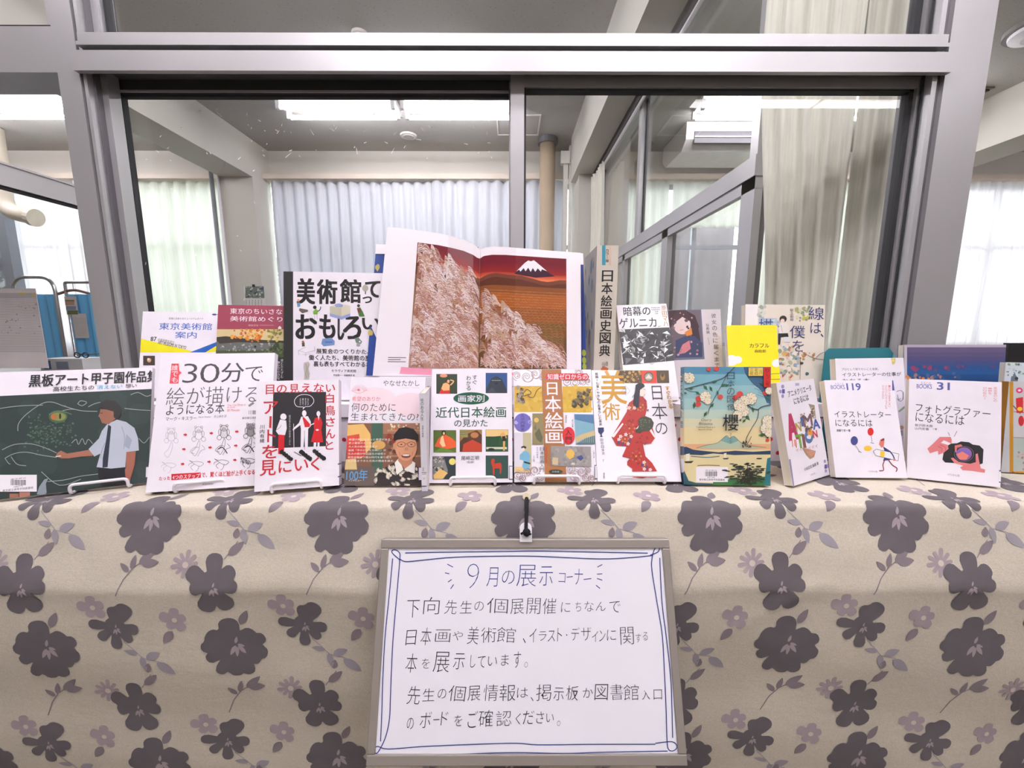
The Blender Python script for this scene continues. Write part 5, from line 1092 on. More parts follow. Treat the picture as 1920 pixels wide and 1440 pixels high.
def blossom(a, x, y, r_, m, m2, n=9):
    for i in range(n):
        t_ = 2*pi*i/n+x; a.e(x+r_*.62*cos(t_), y+r_*.62*sin(t_), r_*.40, r_*.40, (92, 84, 72), 12); a.e(x+r_*.62*cos(t_), y+r_*.62*sin(t_), r_*.36, r_*.36, m, 12)
    a.e(x, y, r_*.5, r_*.5, m, 14); a.e(x, y, r_*.14, r_*.14, m2, 8)
def d9(a):
    bands = [(125, 200, (84, 138, 166)), (200, 300, (122, 172, 186)), (300, 420, (146, 188, 194)), (420, 520, (162, 196, 194)), (520, 600, (186, 204, 190)), (600, 680, (212, 208, 176)), (680, 830, (226, 208, 160)), (830, 880, (222, 170, 128)), (880, 1220, (222, 208, 160))]
    for y0, y1, c_ in bands: a.r(860, y0, 1740, y1+1, c_)
    a.p([(1480, 130), (1500, 200), (1560, 280), (1640, 350), (1690, 460), (1740, 480), (1740, 120), (1480, 120)], (66, 100, 134)); a.l([(1480, 130), (1500, 200), (1560, 280), (1640, 350), (1690, 460)], 5, (40, 56, 70))
    for i in range(14): a.l([(1560+random.uniform(-20, 60), 150+i*18), (1700, 160+i*20)], 3, (50, 78, 110))
    a.p([(930, 1050), (930, 1200), (1720, 1200), (1720, 1170), (1500, 1180), (1330, 1190), (1050, 1180), (980, 1160), (950, 1090)], (40, 82, 96)); a.p([(1200, 1160), (1720, 1120), (1720, 1210), (1200, 1205)], (56, 112, 62)); a.p([(1690, 960), (1722, 950), (1722, 1200), (1660, 1200)], (40, 110, 120))
    a.p([(1050, 866), (1150, 838), (1240, 820), (1320, 755), (1350, 780), (1390, 760), (1450, 815), (1540, 845), (1680, 862), (1540, 870), (1200, 872)], (176, 190, 164)); a.p([(1268, 800), (1320, 755), (1350, 780), (1390, 760), (1430, 800), (1360, 830)], (120, 160, 156)); a.l([(1050, 866), (1150, 838), (1240, 820), (1320, 755), (1350, 780), (1390, 760), (1450, 815), (1540, 845), (1680, 862)], 4, (80, 96, 90))
    a.p([(900, 860), (960, 855), (1020, 880), (1100, 890), (1250, 905), (1400, 890), (1560, 900), (1720, 890), (1720, 925), (1560, 925), (1400, 930), (1200, 915), (1100, 930), (960, 925), (900, 930)], (48, 66, 92)); a.l([(1000, 940), (1150, 950), (1260, 940)], 8, (80, 110, 130))
    for x, y, q in ((975, 960, 1.5), (1312, 940, 1.0)): a.p([(x-14*q, y-26*q), (x+10*q, y-30*q), (x+8*q, y+14*q), (x-12*q, y+14*q)], (236, 228, 206)); a.p([(x-24*q, y+18*q), (x+34*q, y+14*q), (x+20*q, y+28*q), (x-16*q, y+28*q)], (60, 50, 44))
    a.l([(1060, 1024), (1150, 1020), (1260, 1024)], 6, (110, 90, 60))
    G = (52, 96, 66)
    for _ in range(120): x, y = random.gauss(1510, 75), random.gauss(1100, 48); a.e(x, y, random.uniform(14, 30), random.uniform(4, 9), random.choice([(40, 48, 42), (56, 66, 50)]), 8)
    for _ in range(20): a.l([(random.uniform(1400, 1600), 1190), (random.gauss(1510, 60), random.gauss(1090, 40))], 6, (48, 44, 38))
    for q, w in (([(1400, 130), (1330, 200), (1280, 240), (1150, 280), (960, 330), (900, 350)], 9), ([(1330, 200), (1260, 330), (1210, 420), (1170, 500), (1150, 560)], 6), ([(1740, 470), (1640, 495), (1600, 520), (1540, 500), (1500, 470)], 9), ([(1610, 515), (1600, 600), (1540, 700), (1500, 780), (1490, 850)], 6), ([(900, 300), (980, 350), (1060, 360)], 5)): a.l(q, w, (76, 82, 92))
    for x, y, r_ in ((1130, 320, 24), (1180, 330, 22), (1060, 370, 22), (1210, 270, 22), (1290, 300, 20), (1030, 480, 26), (1130, 560, 24), (1000, 330, 20), (1190, 480, 20), (940, 370, 22), (1440, 600, 24), (1510, 590, 26), (1480, 620, 20), (1650, 290, 26), (1640, 750, 26), (1690, 760, 24), (1560, 520, 20), (1240, 370, 20), (1150, 450, 18), (1320, 300, 20), (1700, 420, 22), (1660, 600, 22)):
        t_ = random.uniform(0, 6); a.p([(x+r_*cos(t_+u)*(1.3 if abs(u) < .1 or abs(u-pi) < .1 else .55), y+r_*sin(t_+u)*(1.3 if abs(u) < .1 or abs(u-pi) < .1 else .55)) for u in [2*pi*i/10 for i in range(10)]], G)
    PC, RC = (236, 224, 200), (206, 74, 66)
    for x, y, r_ in ((1160, 155, 20), (1230, 150, 24), (1265, 405, 24), (1070, 420, 28), (1065, 470, 26), (1440, 380, 30), (1400, 410, 26), (1670, 370, 24), (1690, 795, 16)): a.e(x, y, r_, r_*.9, RC, 16)
    for x, y, r_ in ((985, 235, 50), (950, 220, 34), (1130, 405, 52), (1150, 440, 34), (1540, 420, 56), (1480, 440, 50), (1430, 480, 52), (1470, 530, 54), (1420, 570, 46), (1450, 500, 44), (1700, 350, 34), (1690, 620, 52), (1670, 690, 50), (1710, 650, 44), (1700, 730, 40)): blossom(a, x, y, r_, PC, (206, 170, 90))
    a.l([(1490, 850), (1465, 800), (1500, 830), (1540, 760)], 5, (60, 50, 56)); a.scat(1460, 780, 1540, 860, [(70, 50, 54), (120, 60, 60)], 8, 6, 12)
    a.r(1515, 142, 1645, 216, (226, 196, 96)); a.v('三枝', 1528, 148, 1556, 210, K); a.v('花の', 1570, 148, 1598, 210, K); a.v('川', 1612, 160, 1636, 205, K); a.r(1652, 138, 1712, 316, (196, 44, 40)); a.v('りんご桜', 1668, 150, 1698, 306, (60, 20, 26))
    a.v('日本の図像', 1322, 180, 1388, 532, (40, 52, 66), -.008); a.t('櫻', 1282, 560, 1424, 708, (32, 38, 46), .004); a.v('さくら', 1344, 726, 1362, 820, (70, 90, 100))
    a.t('Cherry', 1088, 600, 1180, 628, (50, 60, 64), 0, 0, .18); a.t('Blossoms', 1070, 634, 1190, 656, (50, 60, 64), 0, 0, .18); a.t('Traditional Patterns in', 1042, 670, 1215, 684, (70, 80, 84)); a.t('Japanese Design', 1062, 690, 1186, 706, (70, 80, 84))
def s9(a):
    for y0, y1, c_ in [(100, 200, (84, 138, 166)), (200, 520, (140, 184, 192)), (520, 680, (190, 204, 186)), (680, 850, (222, 200, 156)), (850, 930, (56, 70, 90)), (930, 1080, (206, 196, 156)), (1080, 1240, (36, 70, 92))]: a.r(850, y0, 960, y1+1, c_)
    for x, y in ((905, 230),): blossom(a, x, y, 22, (236, 224, 200), (206, 170, 90), 6)
    a.v('日本の図像', 890, 200, 925, 600, (40, 52, 66)); a.t('櫻', 898, 620, 930, 684, (40, 52, 66)); a.p([(905, 965), (935, 960), (942, 1080), (915, 1090)], (226, 224, 232))
b, M, W, H = book('pale blue art book of cherry blossoms above a lake, barcode at its foot', '7', [(1286, 688), (1449.5, 688), (1448, 911.5), (1285.5, 909.5)], .150, .211, .018, d9, spine='L', col=(222, 208, 160), scol=(150, 186, 190), group=GF, drawside=s9, sw=.006)
label_on(b, M, '7', 1046, 1036, 1334, 1172, (1130, 1236), LIB, '007345', W, H)

def logo(a, x, y, q): a.t('BOOKS', x, y+q*.32, x+q*2.4, y+q, (112, 106, 168), .01); a.t('なるには', x+q*.7, y-q*.1, x+q*2.2, y+q*.4, (150, 146, 196))
def d10(a):
    V = (122, 112, 170)
    a.e(125, 500, 11, 15, (150, 140, 190), 12); a.e(125, 572, 10, 15, (150, 140, 190), 12); a.e(108, 538, 10, 14, (150, 140, 190), 12); a.r(120, 520, 141, 552, (84, 80, 150)); a.r(220, 474, 250, 494, (176, 170, 206))
    a.t('アニメクリエータ', 160, 510, 344, 556, K, .016, R(5)); a.t('になるには', 206, 572, 322, 620, K, .016, R(5))
    a.p([(318, 630), (365, 640), (375, 740), (340, 740), (345, 690)], (150, 136, 116)); a.scat(335, 650, 368, 735, [(206, 190, 166), (90, 76, 66)], 14, 5, 10)
    a.t('A', 162, 705, 228, 900, (170, 44, 84), .05); a.l([(196, 900), (200, 955)], 6, (226, 130, 60)); a.l([(212, 900), (218, 948)], 6, (226, 130, 60)); a.l([(222, 898), (228, 960)], 6, (214, 80, 50))
    a.t('N', 224, 772, 262, 838, (176, 152, 70), .04); a.t('I', 262, 730, 280, 800, (70, 90, 150), .03); a.t('M', 280, 710, 345, 800, (120, 84, 88), .04); a.t('A', 350, 745, 402, 820, (60, 88, 160), .04)
    a.t('T', 228, 860, 282, 960, (104, 156, 50), .05); a.t('I', 276, 860, 292, 960, (120, 70, 66), .04); a.e(322, 872, 32, 56, (76, 106, 156), 20); a.e(330, 850, 20, 30, (222, 150, 50), 12); a.blob(322, 880, 22, (220, 222, 226), 9); a.t('N', 352, 830, 384, 885, (190, 44, 56), .04)
    a.scat(240, 700, 300, 780, [(120, 120, 130), (190, 150, 100), (80, 76, 90)], 12, 6, 13); a.scat(290, 800, 350, 840, [(150, 110, 70), (96, 70, 66)], 10, 6, 14); a.p([(270, 960), (300, 965), (372, 985), (360, 1030), (330, 1045), (300, 1010)], (176, 136, 100)); a.p([(300, 990), (350, 980), (372, 990), (340, 1030)], (200, 140, 120))
    for i in range(6): x = 232+i*26+(14 if i > 1 else 0); a.l([(x-8, 985-i*6), (x, 975-i*6), (x+6, 990-i*6)], 3, (200, 150, 156)); a.l([(x, 975-i*6), (x+8, 966-i*6)], 3, (200, 150, 156))
    a.p([(160, 1046), (182, 1046), (210, 1250), (192, 1256)], (140, 132, 176)); a.t('小出正志 編著 著', 280, 1088, 396, 1112, (60, 58, 66), .006, R(5)); a.t('ぺりかん社', 330, 1152, 368, 1166, (80, 78, 86), 0, R(5))
    a.e(440, 1062, 8, 13, (150, 140, 190), 12); a.e(448, 1134, 8, 13, (150, 140, 190), 12); a.e(462, 1096, 8, 13, (150, 140, 190), 12); a.r(438, 1086, 455, 1116, (84, 80, 150))
b, M, W, H = book('angled white paperback with collage letters spelling animation', '8', [(1459.5, 717.5), (1529.5, 710.5), (1560, 891), (1490.7, 912.5)], .127, .186, .015, d10, group=GF, lean0=.25, sw=.006, sh=.006)
def d11(a):
    logo(a, 488, 476, 44); a.t('119', 608, 476, 712, 528, (92, 92, 160), .03)
    for i, tx in enumerate(('100人の編集者に会い、', 'ひとりひとりのイラストを', '生んできたのか')): a.v(tx, 918-i*24+4, 490, 934-i*24+4, 490+15*len(tx), (214, 130, 136))
    a.r(950, 454, 972, 530, (84, 84, 150))
    a.t('イラストレーター', 514, 686, 940, 734, K, -.004, R(-.5)); a.t('になるには', 522, 748, 800, 800, K, -.004); a.t('遠藤千草＝著', 530, 822, 635, 840, (70, 68, 74), .004)
    a.e(664, 908, 27, 34, (64, 70, 128), 22); a.l([(672, 942), (704, 990)], 3, (90, 86, 92)); a.e(787, 840, 23, 30, (206, 40, 44), 22); a.l([(792, 872), (798, 916)], 3, (90, 86, 92)); a.e(766, 966, 30, 20, (236, 190, 50), 20); a.l([(696, 988), (718, 996)], 4, (90, 86, 92)); a.l([(786, 922), (812, 928)], 4, (90, 86, 92))
    a.p([(860, 900), (882, 888), (892, 900), (886, 950), (868, 962), (850, 935)], (214, 120, 108)); a.p([(862, 905), (890, 888), (890, 902), (870, 912)], (90, 50, 50)); a.p([(880, 950), (920, 975), (950, 1000), (962, 1048), (880, 1060), (900, 1010)], (50, 56, 112))
    a.p([(806, 988), (830, 972), (1000, 1008), (994, 1060), (826, 1020)], (236, 232, 240)); [a.l([p_, q_], 3, K) for p_, q_ in (((806, 988), (830, 972)), ((830, 972), (1000, 1008)), ((1000, 1008), (994, 1060)), ((994, 1060), (826, 1020)), ((826, 1020), (806, 988)))]; a.p([(862, 984), (894, 990), (890, 1032), (858, 1024)], (240, 190, 50))
    a.l([(895, 1050), (880, 1090), (884, 1130), (852, 1134)], 7, (110, 40, 56)); a.l([(920, 1050), (950, 1090), (986, 1116), (978, 1142)], 7, (120, 40, 56)); a.l([(930, 985), (956, 1020), (968, 1052)], 9, (50, 56, 112)); a.e(966, 1052, 10, 8, (214, 120, 108), 8)
    a.t('ぺりかん社', 768, 1132, 838, 1146, (90, 86, 92)); a.p([(1036, 965), (1046, 970), (1060, 1068), (1044, 1060)], (70, 74, 112))
b, M, W, H = book('white careers paperback with balloons and a running cartoon man', '8', [(1550, 713.7), (1679, 713), (1707, 897.5), (1571, 896)], .129, .186, .014, d11, group=GF, lean0=.25, sw=.006, sh=.006)
def d12(a):
    logo(a, 1136, 468, 48); a.t('31', 1290, 470, 1384, 526, (92, 92, 160), .03)
    for i, tx in enumerate(('見る者の心の', '一瞬を', '切り取れー')): a.v(tx, 1716-i*40, 504, 1744-i*40, 504+19*len(tx), (220, 140, 146))
    a.t('フォトグラファー', 1128, 648, 1694, 716, K, -.004, R(-2.5)); a.t('になるには', 1128, 706, 1496, 778, K, -.004, R(-1.5)); a.t('飯沢耕太郎', 1122, 784, 1256, 804, (80, 78, 84), .002); a.t('山内宏泰', 1122, 808, 1228, 828, (80, 78, 84), .002); a.t('＝著', 1256, 814, 1288, 828, (90, 86, 92))
    PK = (216, 124, 128)
    a.l([(1372, 845), (1386, 872)], 4, (120, 116, 122)); a.l([(1440, 836), (1418, 878)], 4, (120, 116, 122))
    a.p([(1345, 960), (1395, 930), (1440, 928), (1470, 914), (1530, 920), (1560, 938), (1610, 945), (1640, 975), (1634, 1080), (1610, 1088), (1350, 1072), (1330, 1050)], (38, 38, 42))
    a.e(1492, 1008, 84, 66, (20, 20, 24), 34); a.e(1492, 1008, 76, 60, (96, 94, 102), 32); a.e(1492, 1008, 70, 55, (28, 28, 34), 32); a.e(1492, 1008, 60, 50, (142, 92, 152), 30); a.p([(1430, 985), (1470, 975), (1530, 972), (1540, 1010), (1500, 1030), (1440, 1030)], (120, 96, 176)); a.p([(1435, 1010), (1480, 990), (1530, 1020), (1510, 1050), (1460, 1050)], (222, 128, 110))
    a.p([(1216, 968), (1260, 930), (1310, 880), (1392, 880), (1400, 900), (1398, 930), (1340, 905), (1318, 925), (1370, 940), (1376, 970), (1340, 998), (1300, 1014), (1295, 985), (1236, 1002)], PK); a.l([(1310, 940), (1350, 956), (1352, 985)], 4, (170, 80, 92)); a.l([(1295, 950), (1325, 966), (1322, 990)], 4, (170, 80, 92))
    a.p([(1392, 1040), (1410, 1036), (1452, 1068), (1540, 1082), (1582, 1070), (1580, 1010), (1596, 1004), (1610, 1080), (1620, 1116), (1652, 1126), (1650, 1150), (1560, 1136), (1482, 1130), (1464, 1110), (1486, 1096), (1420, 1076)], PK); a.p([(1422, 945), (1470, 935), (1482, 950), (1440, 960), (1434, 1000), (1424, 990)], (206, 110, 104))
    a.t('ぺりかん社', 1366, 1158, 1460, 1176, (90, 86, 92))
def s12(a): a.k = 3; a.r(1770, 440, 1840, 550, (112, 106, 168)); a.r(1760, 550, 1840, 1300, (222, 212, 200))
b, M, W, H = book('white careers paperback with pink hands holding a black camera', '8', [(1709, 711), (1885.7, 716.7), (1881.5, 915.5), (1706, 896)], .129, .187, .014, d12, group=GF, lean0=.2, sw=.01, sh=.006, scol=(222, 212, 200), drawside=s12)
spine_label(b, M, W, 0, .008, .030, .002, 'R', .014)
# ------------------------------------------------------------ raised back row
ZR = Z0+.125; ZBX = Z0+.183
RISM = mat('white_card_riser', (232, 226, 234), .6, 0, .02); RDOT = ink((196, 44, 56))
def riser(x0, x1, y0, y1, z0, z1, label, dots=()):
    t = empty('riser_box', (x0, y0, z0), label, 'box', 'white boxes raising the back row'); W = x1-x0; H = z1-z0
    k = MB(); k.box(0, 0, 0, W, y1-y0, H-.02, RISM); k.build('carton', t)
    k = MB(); k.box(-.0015, -.0015, H-.028, W+.0015, y1-y0+.0015, H, RISM); k.build('lid', t)
    k = MB(); k.box(-.002, -.0025, H-.030, W+.002, -.0014, H-.027, mat('riser_edge_line', (90, 84, 92), .7)); k.build('edge_tape', t)  # dark strip drawn as the opening line below the lid
    k = MB(); n = int(W/.032)
    for r_ in range(3):
        for i in range(n):
            cx, cz = .012+i*.032+(r_ % 2)*.014, .018+r_*.03
            if cz+.006 < H-.03 and cx+.005 < W: k.add([(cx+.0045*cos(a_), -.0004, cz+.0045*sin(a_)) for a_ in [2*pi*j/10 for j in range(10)]], [tuple(range(10))], RDOT)
    k.build('dot_print', t, kind='stuff'); return t
def px2x(px, Y, py=740): return onY(px, py, Y).x
riser(px2x(268, .84), px2x(560, .84), .84, 1.04, ZT, ZR, 'white dotted box raising the museum guide books, left of the open book')
riser(px2x(562, .84), px2x(1200, .84), .84, 1.06, ZT, ZR, 'long white dotted box under the open picture book')
riser(px2x(1202, .84), px2x(1553, .84), .84, 1.04, ZT, ZR, 'white dotted box raising the novels, right of the thick spine')
t = empty('flat_box', (px2x(716, .845), .845, ZR+.0005), 'flat white box directly beneath the open picture book', 'box')
W_f = px2x(1166, .845)-px2x(716, .845)
k = MB(); k.box(0, 0, 0, W_f, .20, .036, RISM); k.build('carton', t); k = MB(); k.box(-.001, -.001, .037, W_f+.001, .201, .0565, RISM); k.build('lid', t)

def bfit(TL, TR, Yl, Yr, zb, t, lean):
    A = onY(*TL, Yl); B = onY(*TR, Yr); yaw = math.atan2(B.y-A.y, B.x-A.x); W = math.hypot(B.x-A.x, B.y-A.y); roll = -math.atan2(B.z-A.z, W)
    H = (A.z-zb)/cos(lean)
    for _ in range(8):
        M = frame([0, 0, yaw, lean, roll, W, H], 0, t); T = M @ Vector((0, 0, H)); H += ((A.z-zb)-T.z)/cos(lean)
    T = M @ Vector((0, 0, H)); M = Matrix.Translation((A.x-T.x, A.y-T.y, zb)) @ M
    return M, W, H
def bbook(label, crop, TL, TR, Yl, Yr, t, draw, lean=12, zb=None, **kw):
    zb = (ZR+.0008) if zb is None else zb
    f = bfit(TL, TR, Yl, Yr, zb, t, R(lean)); print('BB', label[:30], 'W %.3f H %.3f base %.3f' % (f[1], f[2], f[0].translation.y))
    kw.setdefault('group', GBK); return book(label, crop, None, 0, 0, t, draw, fit=f, **kw)
def e1(a):
    BLU = (40, 92, 176); YE = (232, 222, 40)
    a.p([(940, 262), (1330, 358), (940, 358)], YE); a.p([(1280, 358), (1460, 288), (1600, 230), (1600, 310), (1380, 358)], BLU); a.p([(1380, 360), (1460, 312), (1460, 352)], YE)
    a.t('名画と出会えるミュージアムガイド', 1142, 126, 1370, 140, (60, 58, 62), .004); a.t('東京美術館', 1078, 162, 1428, 208, BLU, .006); a.t('案内', 1184, 220, 1326, 264, BLU, .006)
    a.t('87', 1022, 254, 1060, 282, K, .02); a.t('の美術館を紹介', 1068, 272, 1180, 294, (90, 88, 60), 0, R(-12)); a.t('ART MUSEUMS IN TOKYO', 1068, 298, 1260, 320, (70, 68, 30), .01, R(-12)); a.e(1444, 106, 16, 6, (70, 60, 110), 12); a.r(1462, 103, 1530, 108, (130, 126, 134))
    a.r(972, 380, 1050, 444, (70, 58, 54)); a.blob(1012, 412, 18, (196, 160, 120), 9); a.blob(1006, 404, 10, (230, 220, 200), 7)
bbook('white museum guide with blue title and yellow wedge, leftmost in the back row', 'A', (272.8, 584), (424, 586), .93, .95, .012, e1, 14)
def e2(a):
    MR = (146, 62, 80)
    a.r(1440, 0, 2100, 204, MR); a.t('東京のちいさな', 1548, 66, 1895, 104, WHITE); a.t('美術館めぐり', 1548, 118, 1896, 152, WHITE); a.t('浦島茂世', 1668, 172, 1736, 184, (206, 170, 180)); a.r(1744, 176, 1838, 179, (190, 140, 152))
    a.r(1440, 204, 2100, 300, (206, 186, 140)); a.r(1440, 280, 2100, 360, (96, 98, 94)); a.r(1440, 345, 2100, 400, (66, 78, 52))
    a.p([(1440, 258), (1520, 250), (1700, 272), (1900, 280), (2100, 250), (2100, 292), (1800, 296), (1600, 290), (1480, 300)], (58, 52, 46)); a.scat(1480, 296, 1850, 345, [(130, 132, 134), (84, 86, 88), (160, 162, 160)], 60, 4, 9)
    a.scat(1560, 205, 1780, 262, [(196, 120, 44), (216, 150, 60), (176, 92, 36)], 46, 6, 14); a.scat(1650, 250, 1760, 292, [(186, 104, 36), (206, 132, 50)], 18, 5, 11); a.scat(1800, 204, 1900, 300, [(150, 140, 70), (200, 180, 90), (116, 118, 64)], 30, 6, 14); a.scat(1780, 300, 1900, 400, [(74, 88, 48), (96, 110, 60), (50, 60, 40)], 40, 8, 18)
    a.e(1716, 320, 8, 8, (30, 28, 30), 10); a.p([(1868, 204), (1868, 192), (1879, 182), (1890, 192), (1890, 204)], (226, 216, 206)); a.r(1440, 392, 2100, 900, (34, 34, 36)); a.v('静かで小さな', 1862, 415, 1880, 540, (220, 214, 220)); a.v('緑とたたずむ', 1886, 400, 1902, 530, (220, 214, 220))
bbook('maroon banded guide to small museums showing autumn leaves over a pond', 'A', (413.4, 571.5), (553, 574), .91, .93, .013, e2, 14)
def e3(a):
    a.r(340, 120, 447, 1300, (46, 46, 46)); BK = (36, 34, 36)
    for ch, x0, y0, x1, y1 in (('美', 484, 204, 638, 432), ('術', 664, 214, 838, 430), ('館', 872, 212, 1052, 420), ('っ', 1072, 366, 1152, 424), ('お', 474, 530, 655, 744), ('も', 686, 530, 820, 740), ('し', 852, 560, 900, 752), ('ろ', 900, 545, 1052, 745), ('い', 1068, 560, 1230, 660), ('て', 1098, 228, 1225, 372)):
        a.t(ch, x0, y0, x1, y1, BK, .035)
    a.p([(776, 455), (850, 430), (960, 448), (960, 540), (880, 572), (780, 540)], (206, 200, 180)); a.p([(776, 455), (880, 470), (880, 572), (778, 540)], (190, 184, 164)); a.p([(776, 515), (880, 545), (960, 516), (960, 545), (880, 572), (778, 542)], (146, 156, 206)); a.p([(820, 435), (860, 426), (895, 440), (890, 460), (830, 462)], (150, 160, 206))
    a.p([(700, 790), (710, 745), (790, 735), (820, 765), (818, 800), (720, 812)], (110, 140, 186)); a.r(735, 770, 800, 780, (80, 100, 160)); a.p([(625, 500), (650, 475), (670, 490), (666, 525), (630, 525)], (110, 160, 60)); a.e(642, 462, 16, 16, BK, 12); a.r(634, 525, 646, 572, WHITE); a.l([(640, 525), (640, 572)], 2, BK); a.l([(660, 525), (664, 572)], 2, BK); a.l([(668, 500), (690, 480), (694, 455)], 8, (60, 80, 50))
    a.p([(1018, 470), (1050, 462), (1072, 500), (1090, 545), (1040, 545)], (72, 116, 60)); a.p([(1022, 480), (1050, 470), (1060, 500), (1030, 512)], (112, 60, 60)); a.e(1034, 448, 14, 14, (60, 40, 40), 10)
    a.e(495, 400, 12, 12, (220, 150, 110), 10); a.p([(482, 420), (510, 420), (512, 455), (486, 460)], (96, 150, 180)); a.p([(505, 470), (580, 485), (580, 500), (530, 516), (500, 490)], (100, 92, 84))
    a.e(1095, 290, 28, 30, (176, 170, 160), 14); a.r(1092, 318, 1100, 345, BK); a.p([(495, 850), (560, 820), (640, 820), (630, 870), (520, 890)], WHITE); [a.l([p_, q_], 3, (170, 166, 172)) for p_, q_ in (((495, 850), (560, 870)), ((560, 870), (640, 850)), ((560, 870), (560, 900)), ((495, 850), (500, 890)), ((560, 820), (495, 850)), ((640, 815), (640, 855)))]
    a.p([(525, 780), (550, 775), (552, 812), (528, 815)], (72, 90, 60)); a.e(536, 770, 12, 9, (190, 90, 60), 10); a.p([(1000, 740), (1030, 730), (1066, 770), (1055, 790), (1010, 780)], (110, 124, 116)); a.r(1016, 785, 1046, 812, (150, 156, 150)); a.e(1045, 770, 8, 8, WHITE, 8)
    a.t('展覧会のつくりかた、', 656, 836, 1125, 880, BK, .014); a.t('働く人たち、美術館の歴史、', 588, 892, 1210, 940, BK, .014); a.t('裏も表もすべてわかる本', 630, 948, 1145, 996, BK, .014); a.t('モラヴィア美術館', 792, 1020, 1012, 1046, (60, 58, 60), .006); a.t('阿部賢一・須藤輝彦 訳', 810, 1064, 1000, 1082, (70, 68, 70), .008)
    a.p([(545, 960), (585, 950), (598, 975), (586, 1010), (596, 1060), (590, 1110), (545, 1110), (548, 1050), (540, 1000)], (186, 180, 172)); a.l([(560, 970), (570, 1010), (560, 1060), (570, 1100)], 5, (140, 134, 128)); a.l([(585, 980), (578, 1040), (588, 1090)], 4, (150, 144, 138))
bbook('tall white book with heavy black lettering and black cloth edge, left of the open book', '2', (535, 509), (757, 513), .90, .905, .016, e3, 7, spine='L', scol=(40, 40, 40))

# ------------------------------------------------------------ the open picture book
t = empty('open_book', (0, .86, ZBX+ZR-ZR), 'open picture book showing plumes of grass and a white mountain under a red sky', 'book')
t.location = (0, 0, 0)
def P3(px, py, Y): return onY(px, py, Y)
Ztop = ZR+.0005+.0565+.001
def Ybase(s): return .862
def Yoff(s):                      # depth of the page surface along the spread: outer edges lifted, gutter deep
    return .885 - (.035*min(1, abs(s)/.35))*(1 if abs(s) < .35 else 1) + (.0 if s < 0 else .004)
NODL = [(-1, 729.5, 425.5, 700.8), (-.85, 756, 428.0, 731), (-.65, 791, 432.5, 771), (-.45, 826, 437.5, 811), (-.3, 852, 443.5, 841), (-.18, 873, 449.5, 865), (-.08, 891, 458.0, 885), (0, 903, 468, 900)]
NODR = [(0, 903, 468, 900), (.05, 912, 464.5, 909), (.12, 926, 462.5, 922), (.25, 951, 463.0, 947), (.45, 989, 466, 985), (.7, 1036, 470, 1036), (1, 1091.5, 474, 1093)]
LEAN = .045
def page(s, tt, off=0.0):
    N_ = NODL if s < 0 else NODR
    for i in range(1, len(N_)):
        if s <= N_[i][0] or i == len(N_)-1:
            f = (s-N_[i-1][0])/(N_[i][0]-N_[i-1][0]); top = [N_[i-1][j]+(N_[i][j]-N_[i-1][j])*f for j in (1, 2, 3)]; break
    y0 = Yoff(s); T = P3(top[0], top[1], y0+LEAN)
    B = P3(top[2], 690, y0); B.z = Ztop
    p = T.lerp(B, tt); p.y -= off; return p
PG = mat('glossy_art_paper', (240, 233, 240), .35, 0, .01)
for nm, s0, s1 in (('left_pages', -1, 0), ('right_pages', 0, 1)):
    k = MB(); n = 40
    if nm[0] == 'l': f0 = lambda u, v: page(-1+u-1e-6, v)
    else: f0 = lambda u, v: page(u+1e-6, v)
    cols = sorted(set([round(.025*i, 4) for i in range(41)]+[abs(q_[0]) for q_ in (NODL if nm[0] == 'l' else NODR)])); n = len(cols)-1
    if nm[0] == 'l': cols = [1-c_ for c_ in cols][::-1]
    k.grid(lambda u, v: f0(cols[round(u*n)], v), n, 8, PG)
    def fb(u, v):
        s = -1+u if nm[0] == 'l' else u
        p = page(min(s, -1e-6) if nm[0] == 'l' else max(s, 1e-6), v); th = .004+.014*(1-abs(s)*.2); return (p.x, p.y+th, p.z)
    k.grid(lambda u, v: fb(cols[round(u*n)], v), n, 8, PAPER)
    m0 = (n+1)*9; bord = [i for i in range(n+1)] ; f = []
    for i in range(n): f += [(i, i+1, m0+i+1, m0+i), (8*(n+1)+i, 8*(n+1)+i+1, m0+8*(n+1)+i+1, m0+8*(n+1)+i)]
    for j in range(8): f += [(j*(n+1), (j+1)*(n+1), m0+(j+1)*(n+1), m0+j*(n+1)), (j*(n+1)+n, (j+1)*(n+1)+n, m0+(j+1)*(n+1)+n, m0+j*(n+1)+n)]
    i_ = k.mi(PAPER)
    for q in f: k.f.append(q); k.m.append(i_)
    k.build(nm, t, label='left page with white margin and caption' if nm[0] == 'l' else None)
